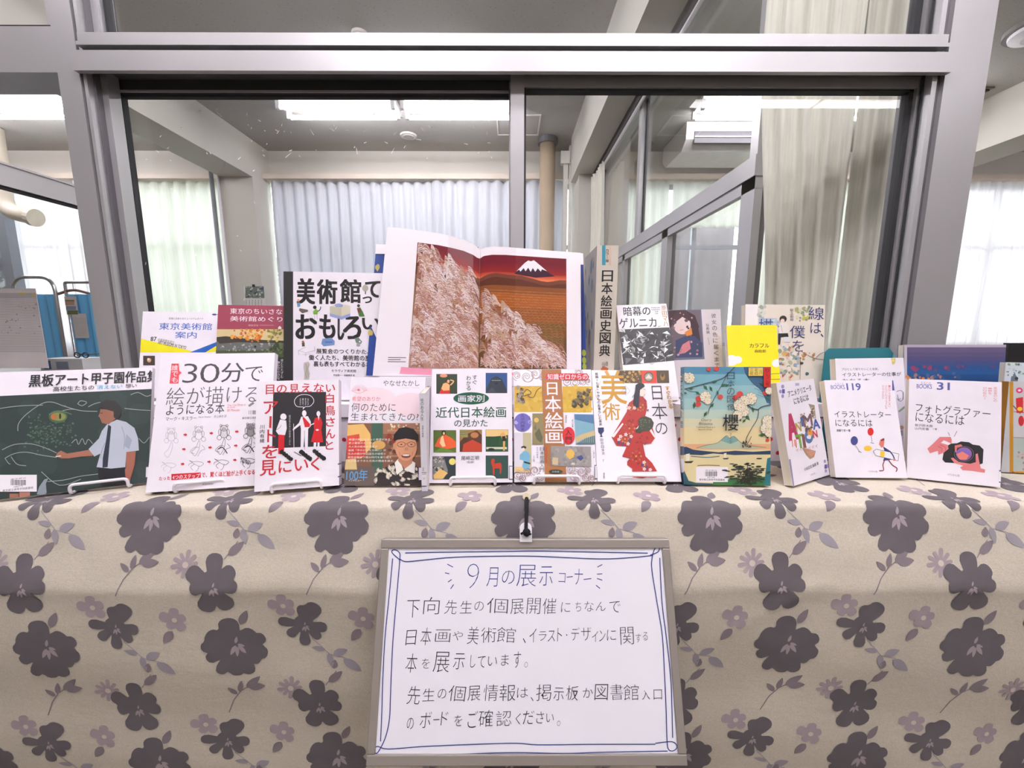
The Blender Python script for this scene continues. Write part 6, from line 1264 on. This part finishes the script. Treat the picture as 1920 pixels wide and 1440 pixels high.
# the printed landscape, in spread coordinates (s, t)
SPL, SPR = -.67, .855
class Spread:
    def __init__(s): s.k = MB(); s.n = 0
    def poly(s, pts, m, lo, hi):
        """pts in (s,t); cut into narrow strips so that it follows the curved page"""
        if isinstance(m, tuple): m = ink(m, .22)
        s.n += 1; off = .00025+.000004*s.n
        T = geometry.tessellate_polygon([[Vector((a, b, 0)) for a, b in pts]])
        xs = sorted(set([n_[0] for n_ in NODL+NODR]+[round(-1+.025*i, 4) for i in range(81)]))
        for t_ in T:
            tri = [tuple(pts[i]) for i in t_]; mn = min(p[0] for p in tri); mx = max(p[0] for p in tri)
            for x0, x1 in zip(xs, xs[1:]):
                if x1 <= mn or x0 >= mx: continue
                Q = clip_poly(tri, max(x0, lo), min(x1, hi), .0, 1.0)
                if len(Q) >= 3: s.k.add([page(q[0] if abs(q[0]) > 1e-6 else (1e-6 if lo >= 0 else -1e-6), q[1], off) for q in Q], [tuple(range(len(Q)))], m)
    def both(s, pts, m):
        s.poly(pts, m, SPL, 0); s.poly(pts, m, 0, SPR)
    def stroke(s, pts, w, m, off=None):
        V = []; f = []; s.n += 0
        for i, (x, y) in enumerate(pts):
            x0, y0 = pts[max(i-1, 0)]; x1, y1 = pts[min(i+1, len(pts)-1)]
            L = math.hypot(x1-x0, y1-y0) or 1; ww = w*(1-.5*i/len(pts)); nx, ny = -(y1-y0)/L*ww/2, (x1-x0)/L*ww/2
            for sg in (1, -1):
                a, b = x+sg*nx, y+sg*ny
                if not (SPL <= a <= SPR and TT(a) <= b <= TB_(a)): return
                V.append(page(a, b, off or .0009))
            if i: j = 2*i; f.append((j-2, j-1, j+1, j))
        if (pts[0][0] < 0) != (pts[-1][0] < 0): return
        s.k.add(V, f, m)
def TT(s): return .083+.0*(s) if s < 0 else .065-.01*s
def TB_(s): return .935+.02*(1+s) if s < 0 else .955-.012*s
S = Spread()
def band(c, f0, f1, s0=SPL, s1=SPR, n=24):
    pts = [(s0+(s1-s0)*i/n, f0(s0+(s1-s0)*i/n)) for i in range(n+1)] + [(s1-(s1-s0)*i/n, f1(s1-(s1-s0)*i/n)) for i in range(n+1)]; S.both(pts, c)
def mixc(a_, b_, f): return tuple(round(a_[i]+(b_[i]-a_[i])*f) for i in range(3))
band((108, 34, 44), TT, lambda s: .13)
for i in range(12): f_ = i/11; band(mixc((112, 35, 44), (158, 50, 44), f_) if i < 7 else mixc((158, 50, 44), (220, 124, 84), (i-6)/5), lambda s, i=i: .12+.011*i, lambda s, i=i: .134+.011*i)
hill = lambda s: .235-.035*max(0, sin((s-.05)*7.5))-.012*sin(s*17)+.01*s
band((112, 66, 52), hill, lambda s: .33); band((92, 52, 42), lambda s: hill(s)+.03, lambda s: .33); band((132, 78, 46), lambda s: .30, lambda s: .40); band((160, 88, 44), lambda s: .36, lambda s: .50); band((138, 80, 44), lambda s: .47, lambda s: .60); band((112, 74, 42), lambda s: .58, lambda s: .72); band((96, 70, 44), lambda s: .70, TB_)
for i in range(10): band(mixc((120, 84, 64), (172, 128, 112), i/9), lambda s, i=i: .30+.066*i, (lambda s, i=i: .37+.066*i) if i < 9 else TB_, SPL, -.004)
S.both([(.34, .205), (.40, .15), (.44, .115), (.475, .093), (.50, .098), (.53, .088), (.56, .105), (.62, .145), (.70, .19), (.74, .205), (.55, .225)], (66, 40, 54))
S.both([(.36, .185), (.40, .15), (.44, .115), (.475, .093), (.50, .098), (.53, .088), (.56, .105), (.60, .13), (.66, .168), (.61, .155), (.60, .175), (.57, .15), (.545, .178), (.52, .15), (.50, .182), (.475, .15), (.45, .18), (.43, .155), (.40, .185), (.385, .17)], (236, 232, 238))
ARC = ink((178, 112, 66), .22); ARC2 = ink((196, 140, 92), .22); ARC3 = ink((150, 130, 74), .22)
rp = random.Random(5)
for row in range(22):
    tt = .345+row*.021; w = .02+.0022*row
    for i in range(int(.9/w)+1):
        cx = .02+i*w+(row % 2)*w/2
        for q in (1, .62): S.stroke([(cx+w*.62*q*cos(a_), tt-w*.36*q*sin(a_)) for a_ in [pi*j/6 for j in range(7)]], .0022, rp.choice((ARC, ARC, ARC2) if row < 12 else (ARC3, ARC2, ARC)), .0006)
PL = [ink(c_, .25) for c_ in ((214, 192, 188), (190, 154, 146), (168, 122, 112), (214, 200, 204), (150, 104, 84), (190, 158, 132), (140, 88, 70), (226, 212, 212), (176, 136, 130))]
def plume(s, tt, L, dir_):
    a0 = R(dir_+rp.uniform(-10, 10)); m1, m2 = rp.choice(PL), rp.choice(PL); n = 17
    for i in range(n):
        f = i/n; x0, y0 = s+cos(a0)*L*.15*f, tt-sin(a0)*L*1.1*f
        b = a0-.25-1.1*f-rp.uniform(-.12, .12); l = L*(.75+.35*rp.random())*(1-.35*f)
        pts = []
        for j in range(5): q = j/4; bb_ = b-.75*q; pts.append((x0+cos(bb_)*l*q, y0-sin(bb_)*l*q*.9+.02*q*q))
        S.stroke(pts, .0036+.003*rp.random(), m1 if i % 2 else m2, .0009+.00002*(i % 5)+.0009*max(0, tt)*.3)
pts_ = []
for q_ in range(680):
    s = rp.uniform(SPL-.03, SPR) if q_ > 230 else rp.uniform(SPL-.03, -.02); edge = (.20+.28*(s+.67)/.67 if s < 0 else .50+.42*(s/.80)**1.25)
    edge = (.13+.21*max(0, s+.67)/.67 if s < 0 else .40+.47*(s/.82))
    tt = edge+(1.0-edge)*rp.random()**.85; pts_.append((tt, s))
pts_.sort()
for tt, s in pts_: plume(s, tt, rp.uniform(.075, .12), rp.uniform(70, 100))
S.k.build('landscape_print', t)
k = MB()
S2 = Spread(); S2.poly([(-.66-.08, .938), (-.34, .955), (-.345, .998), (-.75, .985)], (232, 150, 176), -.99, -.01); S2.poly([(.30, .975), (.74, .985), (.74, 1.0), (.30, .998)], (232, 150, 176), .01, .99)
for i in range(3): S2.poly([(-.87, .872+i*.014), (-.70-.05*(i % 2), .872+i*.014), (-.70-.05*(i % 2), .877+i*.014), (-.87, .877+i*.014)], (110, 104, 110), -.99, -.01)
S2.k.build('page_marks', t, label='pink sticky tabs and small caption')
# covers behind the pages
NAVY = mat('navy_flowered_cover', (40, 66, 138), .3, 0, .05)
for nm, (o1, o2), gx in (('left_cover', ((708.5, 458), (689.5, 705)), 900), ('right_cover', ((1096, 475), (1103, 697)), 905)):
    A = onY(*o1, .93); B = onY(*o2, .865); B.z = Ztop-.001; A2 = onY(gx, 470, .965); A2.z = A.z; B2 = onY(gx, 690, .92); B2.z = Ztop-.001
    k = MB(); Q = [A, B, B2, A2]; k.add(Q+[q+Vector((0, .003, 0)) for q in Q], [(0, 1, 2, 3), (7, 6, 5, 4), (0, 4, 5, 1), (1, 5, 6, 2), (2, 6, 7, 3), (3, 7, 4, 0)], NAVY)
    rl = random.Random(9)
    if nm[0] == 'l':
        k.add([A.lerp(A2, q[0]).lerp(B.lerp(B2, q[0]), q[1])+Vector((0, -.0006, 0)) for q in ((-.0, -.0), (.3, 0), (.3, .075), (0, .075))], [(0, 1, 2, 3)], PG)
        for v_ in (.18, .30, .43, .55, .68): u_ = rl.uniform(.01, .05); k.add([A.lerp(A2, u_+.022*cos(a_)).lerp(B.lerp(B2, u_+.022*cos(a_)), v_+.03*sin(a_)*rl.uniform(.6, 1.2))+Vector((0, -.0008, 0)) for a_ in [2*pi*j/9 for j in range(9)]], [tuple(range(9))], ink((176, 160, 84)))
    else:
        k.add([A.lerp(A2, q[0]).lerp(B.lerp(B2, q[0]), q[1])+Vector((0, -.0006, 0)) for q in ((0, 0), (.3, 0), (.3, .095), (0, .095))], [(0, 1, 2, 3)], PG)
        for v_ in (.82, .88, .93): u_ = .02; k.add([A.lerp(A2, u_+.02*cos(a_)).lerp(B.lerp(B2, u_+.02*cos(a_)), v_+.028*sin(a_))+Vector((0, -.0008, 0)) for a_ in [2*pi*j/9 for j in range(9)]], [tuple(range(9))], ink(rl.choice(((206, 74, 50), (150, 160, 60)))))
    k.build(nm, t)

# thick volume standing spine forward
x0 = px2x(1118.5, .862, 600); w_ = px2x(1157.5, .862, 600)-x0
zt_ = onY(1140, 460, .862).z
def d17(a):
    a.r(0+1730-0, 225, 1740, 0, K) if 0 else None
    a.r(160, 112, 185, 258, (62, 140, 160)); a.r(208, 112, 226, 258, (214, 186, 168)); a.v('カラー版', 186, 140, 208, 238, K, .02)
    a.v('日本絵画史図典', (160, 128), (226, 222), K, .020) if 0 else None
    tx = '日本絵画史図典'
    for i, ch in enumerate(tx): y0_ = 296+i*89.5; xx = 198-i*3.4; a.t(ch, xx-38, y0_, xx+40, y0_+80, K, .018)
    a.v('山根有三', 160, 952, 184, 1060, K); a.v('監修', 188, 950, 204, 986, K); a.e(178, 1006, 28, 14, (190, 90, 40), 14)
def s17(a): pass
bq, Mq = thin('thick cream volume of painting history standing spine forward, right of the open book', (x0, .862), (w_,), .165, zt_-Ztop-.0005, 0, (206, 198, 186), d17, R(-1.5), '6', zb=Ztop+.0005, group=GBK, coverL=(150, 140, 132))
for ch in bq.children:
    if ch.name.startswith('back_cover'):
        k = MB(); rr_ = random.Random(2)
        for _ in range(26):
            y_, z_, q_ = rr_.uniform(.03, .15), rr_.uniform(.03, .24), rr_.uniform(.008, .02)
            k.add([(-.0004, y_+q_*.7*cos(a_), z_+q_*sin(a_)) for a_ in [2*pi*j/8 for j in range(8)]], [tuple(range(8))], ink(rr_.choice(((70, 66, 84), (176, 140, 96), (120, 110, 110), (60, 90, 120)))))
        k.build('cover_picture', bq)

def e19(a):
    BK = (40, 38, 42)
    a.t('暗幕の', 314, 556, 508, 622, BK, .016); a.t('ゲルニカ', 284, 636, 552, 708, BK, .012); a.v('原田マハ', (588, 592), (632, 640), (150, 108, 56), .012) if 0 else [a.t(ch, 588+i*5, 550+i*38, 622+i*5, 582+i*38, (160, 118, 66), .01) for i, ch in enumerate('原田マハ')]
    for i, tx in enumerate(('MAHA', 'HARADA', '新潮', '文庫')): a.t(tx, 516+(i//2)*24, 560+i*14, 578-(i//2)*14, 569+i*14, BK, .01)
    a.p([(278, 722), (645, 706), (690, 945), (315, 978)], (52, 52, 54))
    # abstract grey figures (plain stand-in)
    for _ in range(120):
        f = random.random(); g = random.random(); x = 290+f*355+g*30; y = 730+g*230-f*18
        c_ = random.choice([(206, 206, 208), (150, 150, 152), (104, 104, 106), (30, 30, 32), (226, 226, 228), (36, 36, 38)])
        a.p([(x+random.uniform(-36, 36), y+random.uniform(-32, 32)) for _ in range(3)], c_)
bbook('novel with black title over a grey angular picture, right of the thick volume', '6', (1158.5, 572.5), (1253, 569), .905, .905, .017, e19, 22)
def e20(a):
    a.r(600, 560, 1060, 1100, (206, 198, 204)); a.p([(630, 583), (875, 575), (900, 935), (640, 945)], (96, 104, 128)); a.p([(636, 590), (868, 582), (886, 920), (660, 930)], (104, 92, 100))
    a.p([(640, 585), (760, 580), (830, 620), (860, 700), (840, 760), (800, 700), (780, 640), (700, 600), (660, 700), (640, 720)], (66, 46, 52)); a.e(738, 690, 62, 66, (222, 200, 198), 22); a.p([(660, 640), (700, 590), (770, 590), (810, 640), (790, 660), (740, 630), (700, 660), (672, 700)], (72, 50, 56)); a.p([(800, 640), (850, 680), (870, 800), (840, 860), (806, 760)], (60, 46, 54))
    a.e(684, 672, 13, 10, (80, 76, 84), 10); a.e(768, 656, 14, 12, (80, 76, 84), 10); a.l([(722, 726), (748, 722)], 4, (196, 110, 110)); a.p([(756, 742), (806, 710), (812, 756), (770, 770)], (214, 130, 60)); a.p([(690, 800), (760, 768), (830, 770), (884, 820), (884, 920), (690, 925)], (60, 66, 96)); a.p([(740, 830), (790, 800), (800, 860), (760, 890), (710, 900)], (196, 120, 126)); a.scat(650, 600, 870, 920, [(140, 110, 116), (60, 56, 72), (180, 150, 150)], 26, 5, 12)
    for i, ch in enumerate('彼女の色に届くまで'): a.t(ch, 948+i*3.2, 606+i*45, 982+i*3.2, 638+i*45, (62, 58, 62), 0)
    for i, ch in enumerate('似鳥鶏'): a.t(ch, 908+i*2, 678+i*26, 932+i*2, 700+i*26, (90, 86, 90), 0)
    a.l([(924, 780), (934, 832)], 3, (120, 116, 120))
bbook('novel in clear film showing a painted long haired girl, left of the yellow book', '6', (1254, 581.5), (1354.5, 579.5), .935, .935, .018, e20, 11, col=(206, 198, 204))
def e21(a):
    for x, y, r_ in ((1095, 945, 46), (1140, 940, 32), (1070, 950, 40), (1420, 965, 34), (1445, 950, 26)): a.e(x, y, r_, r_*.85, (242, 238, 244), 20)
    for i, ch in enumerate('カラフル'): a.t(ch, 1224+i*37, 824, 1254+i*37, 852, (70, 56, 20), .02)
    a.t('森絵都', 1260, 866, 1344, 888, (90, 76, 20), .01); a.l([(1380, 1042), (1446, 1038)], 3, (60, 56, 40)); a.l([(1380, 1082), (1448, 1080)], 3, (60, 56, 40))
bbook('bright yellow pocket paperback with small white clouds', '6', (1365.5, 610), (1459.5, 609.5), .89, .885, .012, e21, 15, col=(246, 222, 16), scol=(226, 220, 222), spine='L')
def e22(a):
    a.r(1190, 530, 1284, 1300, (236, 232, 234)); a.r(1284, 530, 1780, 1300, (222, 212, 200))
    pal = [(146, 164, 182), (176, 176, 150), (196, 160, 100), (110, 130, 150), (206, 196, 176), (134, 146, 110), (226, 220, 214), (170, 120, 90)]
    a.scat(1290, 550, 1340, 640, [(206, 206, 200), (180, 186, 176), (150, 160, 150)], 24, 8, 20); a.scat(1560, 560, 1660, 660, [(150, 156, 110), (206, 200, 176), (186, 176, 80), (120, 140, 130)], 30, 6, 20); a.scat(1440, 820, 1580, 1070, pal, 60, 8, 24); a.r(1290, 640, 1420, 700, (166, 184, 206)); a.scat(1290, 640, 1440, 700, [(150, 170, 200), (200, 206, 214), (90, 120, 160)], 20, 6, 16)
    NV = (48, 56, 112); a.t('線', 1650, 560, 1762, 652, NV, -.004); a.t('は', 1664, 674, 1742, 748, NV, -.004); a.t('、', 1738, 752, 1758, 776, NV); a.t('僕', 1514, 694, 1624, 784, NV, -.004); a.t('を', 1534, 800, 1616, 880, NV, -.004); a.l([(1580, 880), (1576, 910)], 5, NV); a.t('描', 1290, 645, 1392, 760, NV, -.004); a.v('砥上裕將', 1516, 570, 1542, 662, (60, 58, 62))
    a.l([(1600, 880), (1640, 905), (1700, 930), (1770, 940)], 3, (110, 90, 80)); a.l([(1700, 930), (1730, 900), (1770, 880)], 3, (110, 90, 80)); a.scat(1590, 890, 1690, 940, [(176, 110, 70), (150, 140, 90), (196, 150, 100)], 12, 6, 14); a.blob(1600, 965, 14, (60, 50, 50)); a.blob(1640, 1040, 14, (70, 96, 110)); a.l([(1590, 920), (1588, 1080)], 3, (90, 84, 96)); a.scat(1450, 1040, 1540, 1080, [(196, 90, 60), (206, 180, 140)], 10, 5, 12)
    a.e(1466, 645, 26, 24, (46, 38, 40), 16); a.e(1462, 660, 16, 16, (226, 200, 186), 12); a.p([(1446, 672), (1488, 668), (1510, 700), (1508, 745), (1440, 756), (1430, 720)], (226, 220, 216)); a.p([(1430, 750), (1500, 748), (1505, 775), (1450, 775), (1444, 830), (1430, 830)], (36, 32, 40)); a.r(1470, 775, 1515, 812, (214, 216, 220)); a.l([(1450, 690), (1460, 740)], 3, (150, 146, 150))
bbook('pale watercolour novel with a seated figure, behind the yellow paperback', '6', (1401.5, 570.5), (1551, 572), .94, .935, .018, e22, 8, col=(226, 218, 208))
# ---- lower right group
t = empty('file_folder', Matrix.Translation((px2x(1552, .90, 655), .90, ZT)), 'teal cardboard file folder with cut corners behind the illustrator guide', 'folder')
Wd = px2x(1681, .90, 655)-px2x(1552, .90, 655); Hd = onY(1600, 652, .90).z-ZT; TEAL = mat('teal_cardboard', (40, 116, 128), .7)
k = MB(); k.prism([(0, 0), (Wd, 0), (Wd, Hd-.012), (Wd-.012, Hd), (.008, Hd-.002), (0, Hd-.010)], 0, .002, TEAL); k.build('front_flap', t)
k = MB(); k.prism([(.004, 0), (Wd+.014, 0), (Wd+.014, Hd-.016), (Wd-.004, Hd-.014), (.006, Hd-.016)], .006, .008, mat('pale_teal_sheet', (150, 196, 196), .7)); k.build('back_flap', t)
def e24(a):
    a.t('プロとして知りたいこと全部。', 570, 360, 848, 378, K, .004); a.t('イラストレーターの仕事が', 574, 394, 1018, 424, K, .010); a.t('わかる本', 574, 440, 780, 470, K, .010); a.p([(940, 288), (976, 288), (974, 318), (966, 334), (950, 334), (948, 310)], (206, 192, 110)); a.e(958, 304, 9, 9, (226, 214, 140), 10)
    for q in ([(985, 540), (1010, 530), (1030, 545), (1028, 600), (1005, 610), (988, 590)], [(1036, 540), (1034, 600)], [(1000, 690), (1040, 660), (1050, 640)], [(990, 560), (1000, 600), (1015, 590)]): a.l(q, 4, (120, 124, 118))
    a.l([(1000, 690), (1050, 650)], 14, (150, 170, 140)); a.blob(1020, 810, 22, (196, 160, 130)); a.r(1010, 830, 1030, 870, (170, 176, 180))
bbook('white illustration work guide partly hidden behind the balloon paperback', '8', (1570.5, 672.5), (1699.5, 671), .835, .83, .016, e24, 11, zb=ZT, spine='R')
def e25(a):
    for i, c_ in enumerate([(104, 92, 122), (96, 86, 118), (88, 80, 116), (78, 74, 116), (60, 76, 124), (40, 78, 132), (36, 84, 140)]): a.r(1030, 175+i*34, 1830, 175+(i+1)*34+1, c_)
    a.r(1030, 410, 1830, 600, (34, 72, 124)); a.r(1030, 175, 1830, 205, (178, 166, 186)); a.scat(1060, 340, 1800, 380, [(140, 60, 96), (40, 84, 140), (90, 70, 116)], 20, 10, 26); a.scat(1060, 400, 1500, 440, [(70, 96, 140), (160, 120, 110), (50, 84, 134)], 24, 8, 20); a.r(1040, 190, 1062, 900, (190, 182, 196)); a.scat(1060, 425, 1400, 445, [(206, 130, 70)], 6, 8, 16)
bbook('large dark blue and violet photo book in a clear sleeve behind the camera guide', '8', (1700, 646.5), (1893, 646.5), .875, .87, .014, e25, 6, zb=ZT, col=(60, 62, 110))
t = empty('black_bookend', (px2x(1894.5, .96, 645), .955, ZT), 'black bookend board standing behind the books at the right edge', 'bookend')
k = MB(); hh = onY(1900, 643.5, .96).z-ZT; k.box(0, 0, 0, .11, .012, hh, BLACKP); k.build('board', t); k = MB(); k.box(0, .012, 0, .012, .07, hh*.5, BLACKP); k.build('foot', t); k = MB(); k.box(.098, .012, 0, .11, .07, hh*.5, BLACKP); k.build('foot', t)
def e27(a): a.scat(1815, 330, 2000, 420, [(170, 190, 200), (206, 214, 220), (90, 110, 130), (120, 140, 110)], 26, 5, 14); a.p([(1845, 462), (1850, 425), (1885, 415), (1900, 440), (1900, 462)], (96, 110, 124)); a.e(1890, 440, 14, 12, (60, 50, 46), 10)
bbook('pale blue picture book at the right picture edge, behind the yellow spined book', '8', (1892.5, 679.5), (1990, 682), .815, .80, .012, e27, 6, zb=ZT, col=(196, 206, 214), group=GF)
def e28(a):
    a.r(1838, 462, 1866, 1200, (184, 130, 36)); a.r(1866, 462, 2100, 900, (196, 196, 200)); a.r(1866, 890, 2100, 1160, (172, 182, 178)); a.p([(1866, 640), (1920, 700), (1920, 712), (1866, 652)], (70, 80, 90)); a.l([(1866, 690), (1960, 700)], 4, (90, 80, 80)); a.l([(1866, 885), (1960, 888)], 4, (120, 90, 80))
    a.e(1912, 530, 26, 22, (206, 60, 110), 14); a.e(1912, 530, 12, 9, (240, 220, 230), 10); a.p([(1885, 590), (1940, 580), (1940, 700), (1890, 700)], (196, 40, 46)); a.e(1915, 670, 20, 16, (236, 200, 50), 12); a.e(1925, 760, 22, 40, (190, 40, 50), 12); a.r(1840, 1140, 2100, 1200, (200, 140, 40)); a.e(1862, 1150, 10, 10, (130, 80, 30), 8); a.scat(1900, 980, 1960, 1140, [(206, 150, 140), (160, 120, 120)], 10, 8, 16)
bbook('picture book with a yellow spine and red figures at the right picture edge', '8', (1899, 716), (1990, 718), .785, .77, .016, e28, 5, zb=ZT, col=(190, 192, 196), scol=(176, 124, 40), spine='L', group=GF)

# ------------------------------------------------------------ white wire stands
def stand(L, Rr, fl, fr, label, first=[0]):
    """L,R: ends of the bar in the photo, fl/fr: the feet on the cloth"""
    A = onZ(*fl, ZT+.003); B = onZ(*fr, ZT+.003); d = (B-A); W = d.length; yaw = math.atan2(d.y, d.x)
    M = Matrix.Translation((A.x, A.y, ZT)) @ Matrix.Rotation(yaw, 4, 'Z')
    t = empty('book_stand', M, label, 'book stand', 'white wire stands under the front books'); r_ = .0026
    zl = .016
    k = MB(); k.tube(soft([(0, .055, .003), (0, 0, .003), (0, -.0005, zl+.003), (W, -.0005, zl+.003), (W, 0, .003), (W, .055, .003)], .008), r_, WHITEP, 8); k.build('front_lip', t, smooth=True)
    k = MB(); k.tube(soft([(0, .045, .003), (0, .125, .003), (.004, .135, .13), (W-.004, .135, .13), (W, .125, .003), (W, .045, .003)], .012), r_, WHITEP, 8); k.build('back_rest', t, smooth=True)
    return t
stand(0, 0, (138, 925), (246, 912), 'white wire stand before the chalkboard book')
stand(0, 0, (332, 923), (428, 914), 'white wire stand before the drawing lesson book')
stand(0, 0, (513, 924), (606, 915.5), 'white wire stand before the red lettered book')
stand(0, 0, (847, 911), (931, 910), 'white wire stand before the green titled book')
stand(0, 0, (1004, 908), (1089, 908.5), 'white wire stand before the gold and brown book')
stand(0, 0, (1162, 907), (1250, 907.5), 'white wire stand before the red robed woman book')
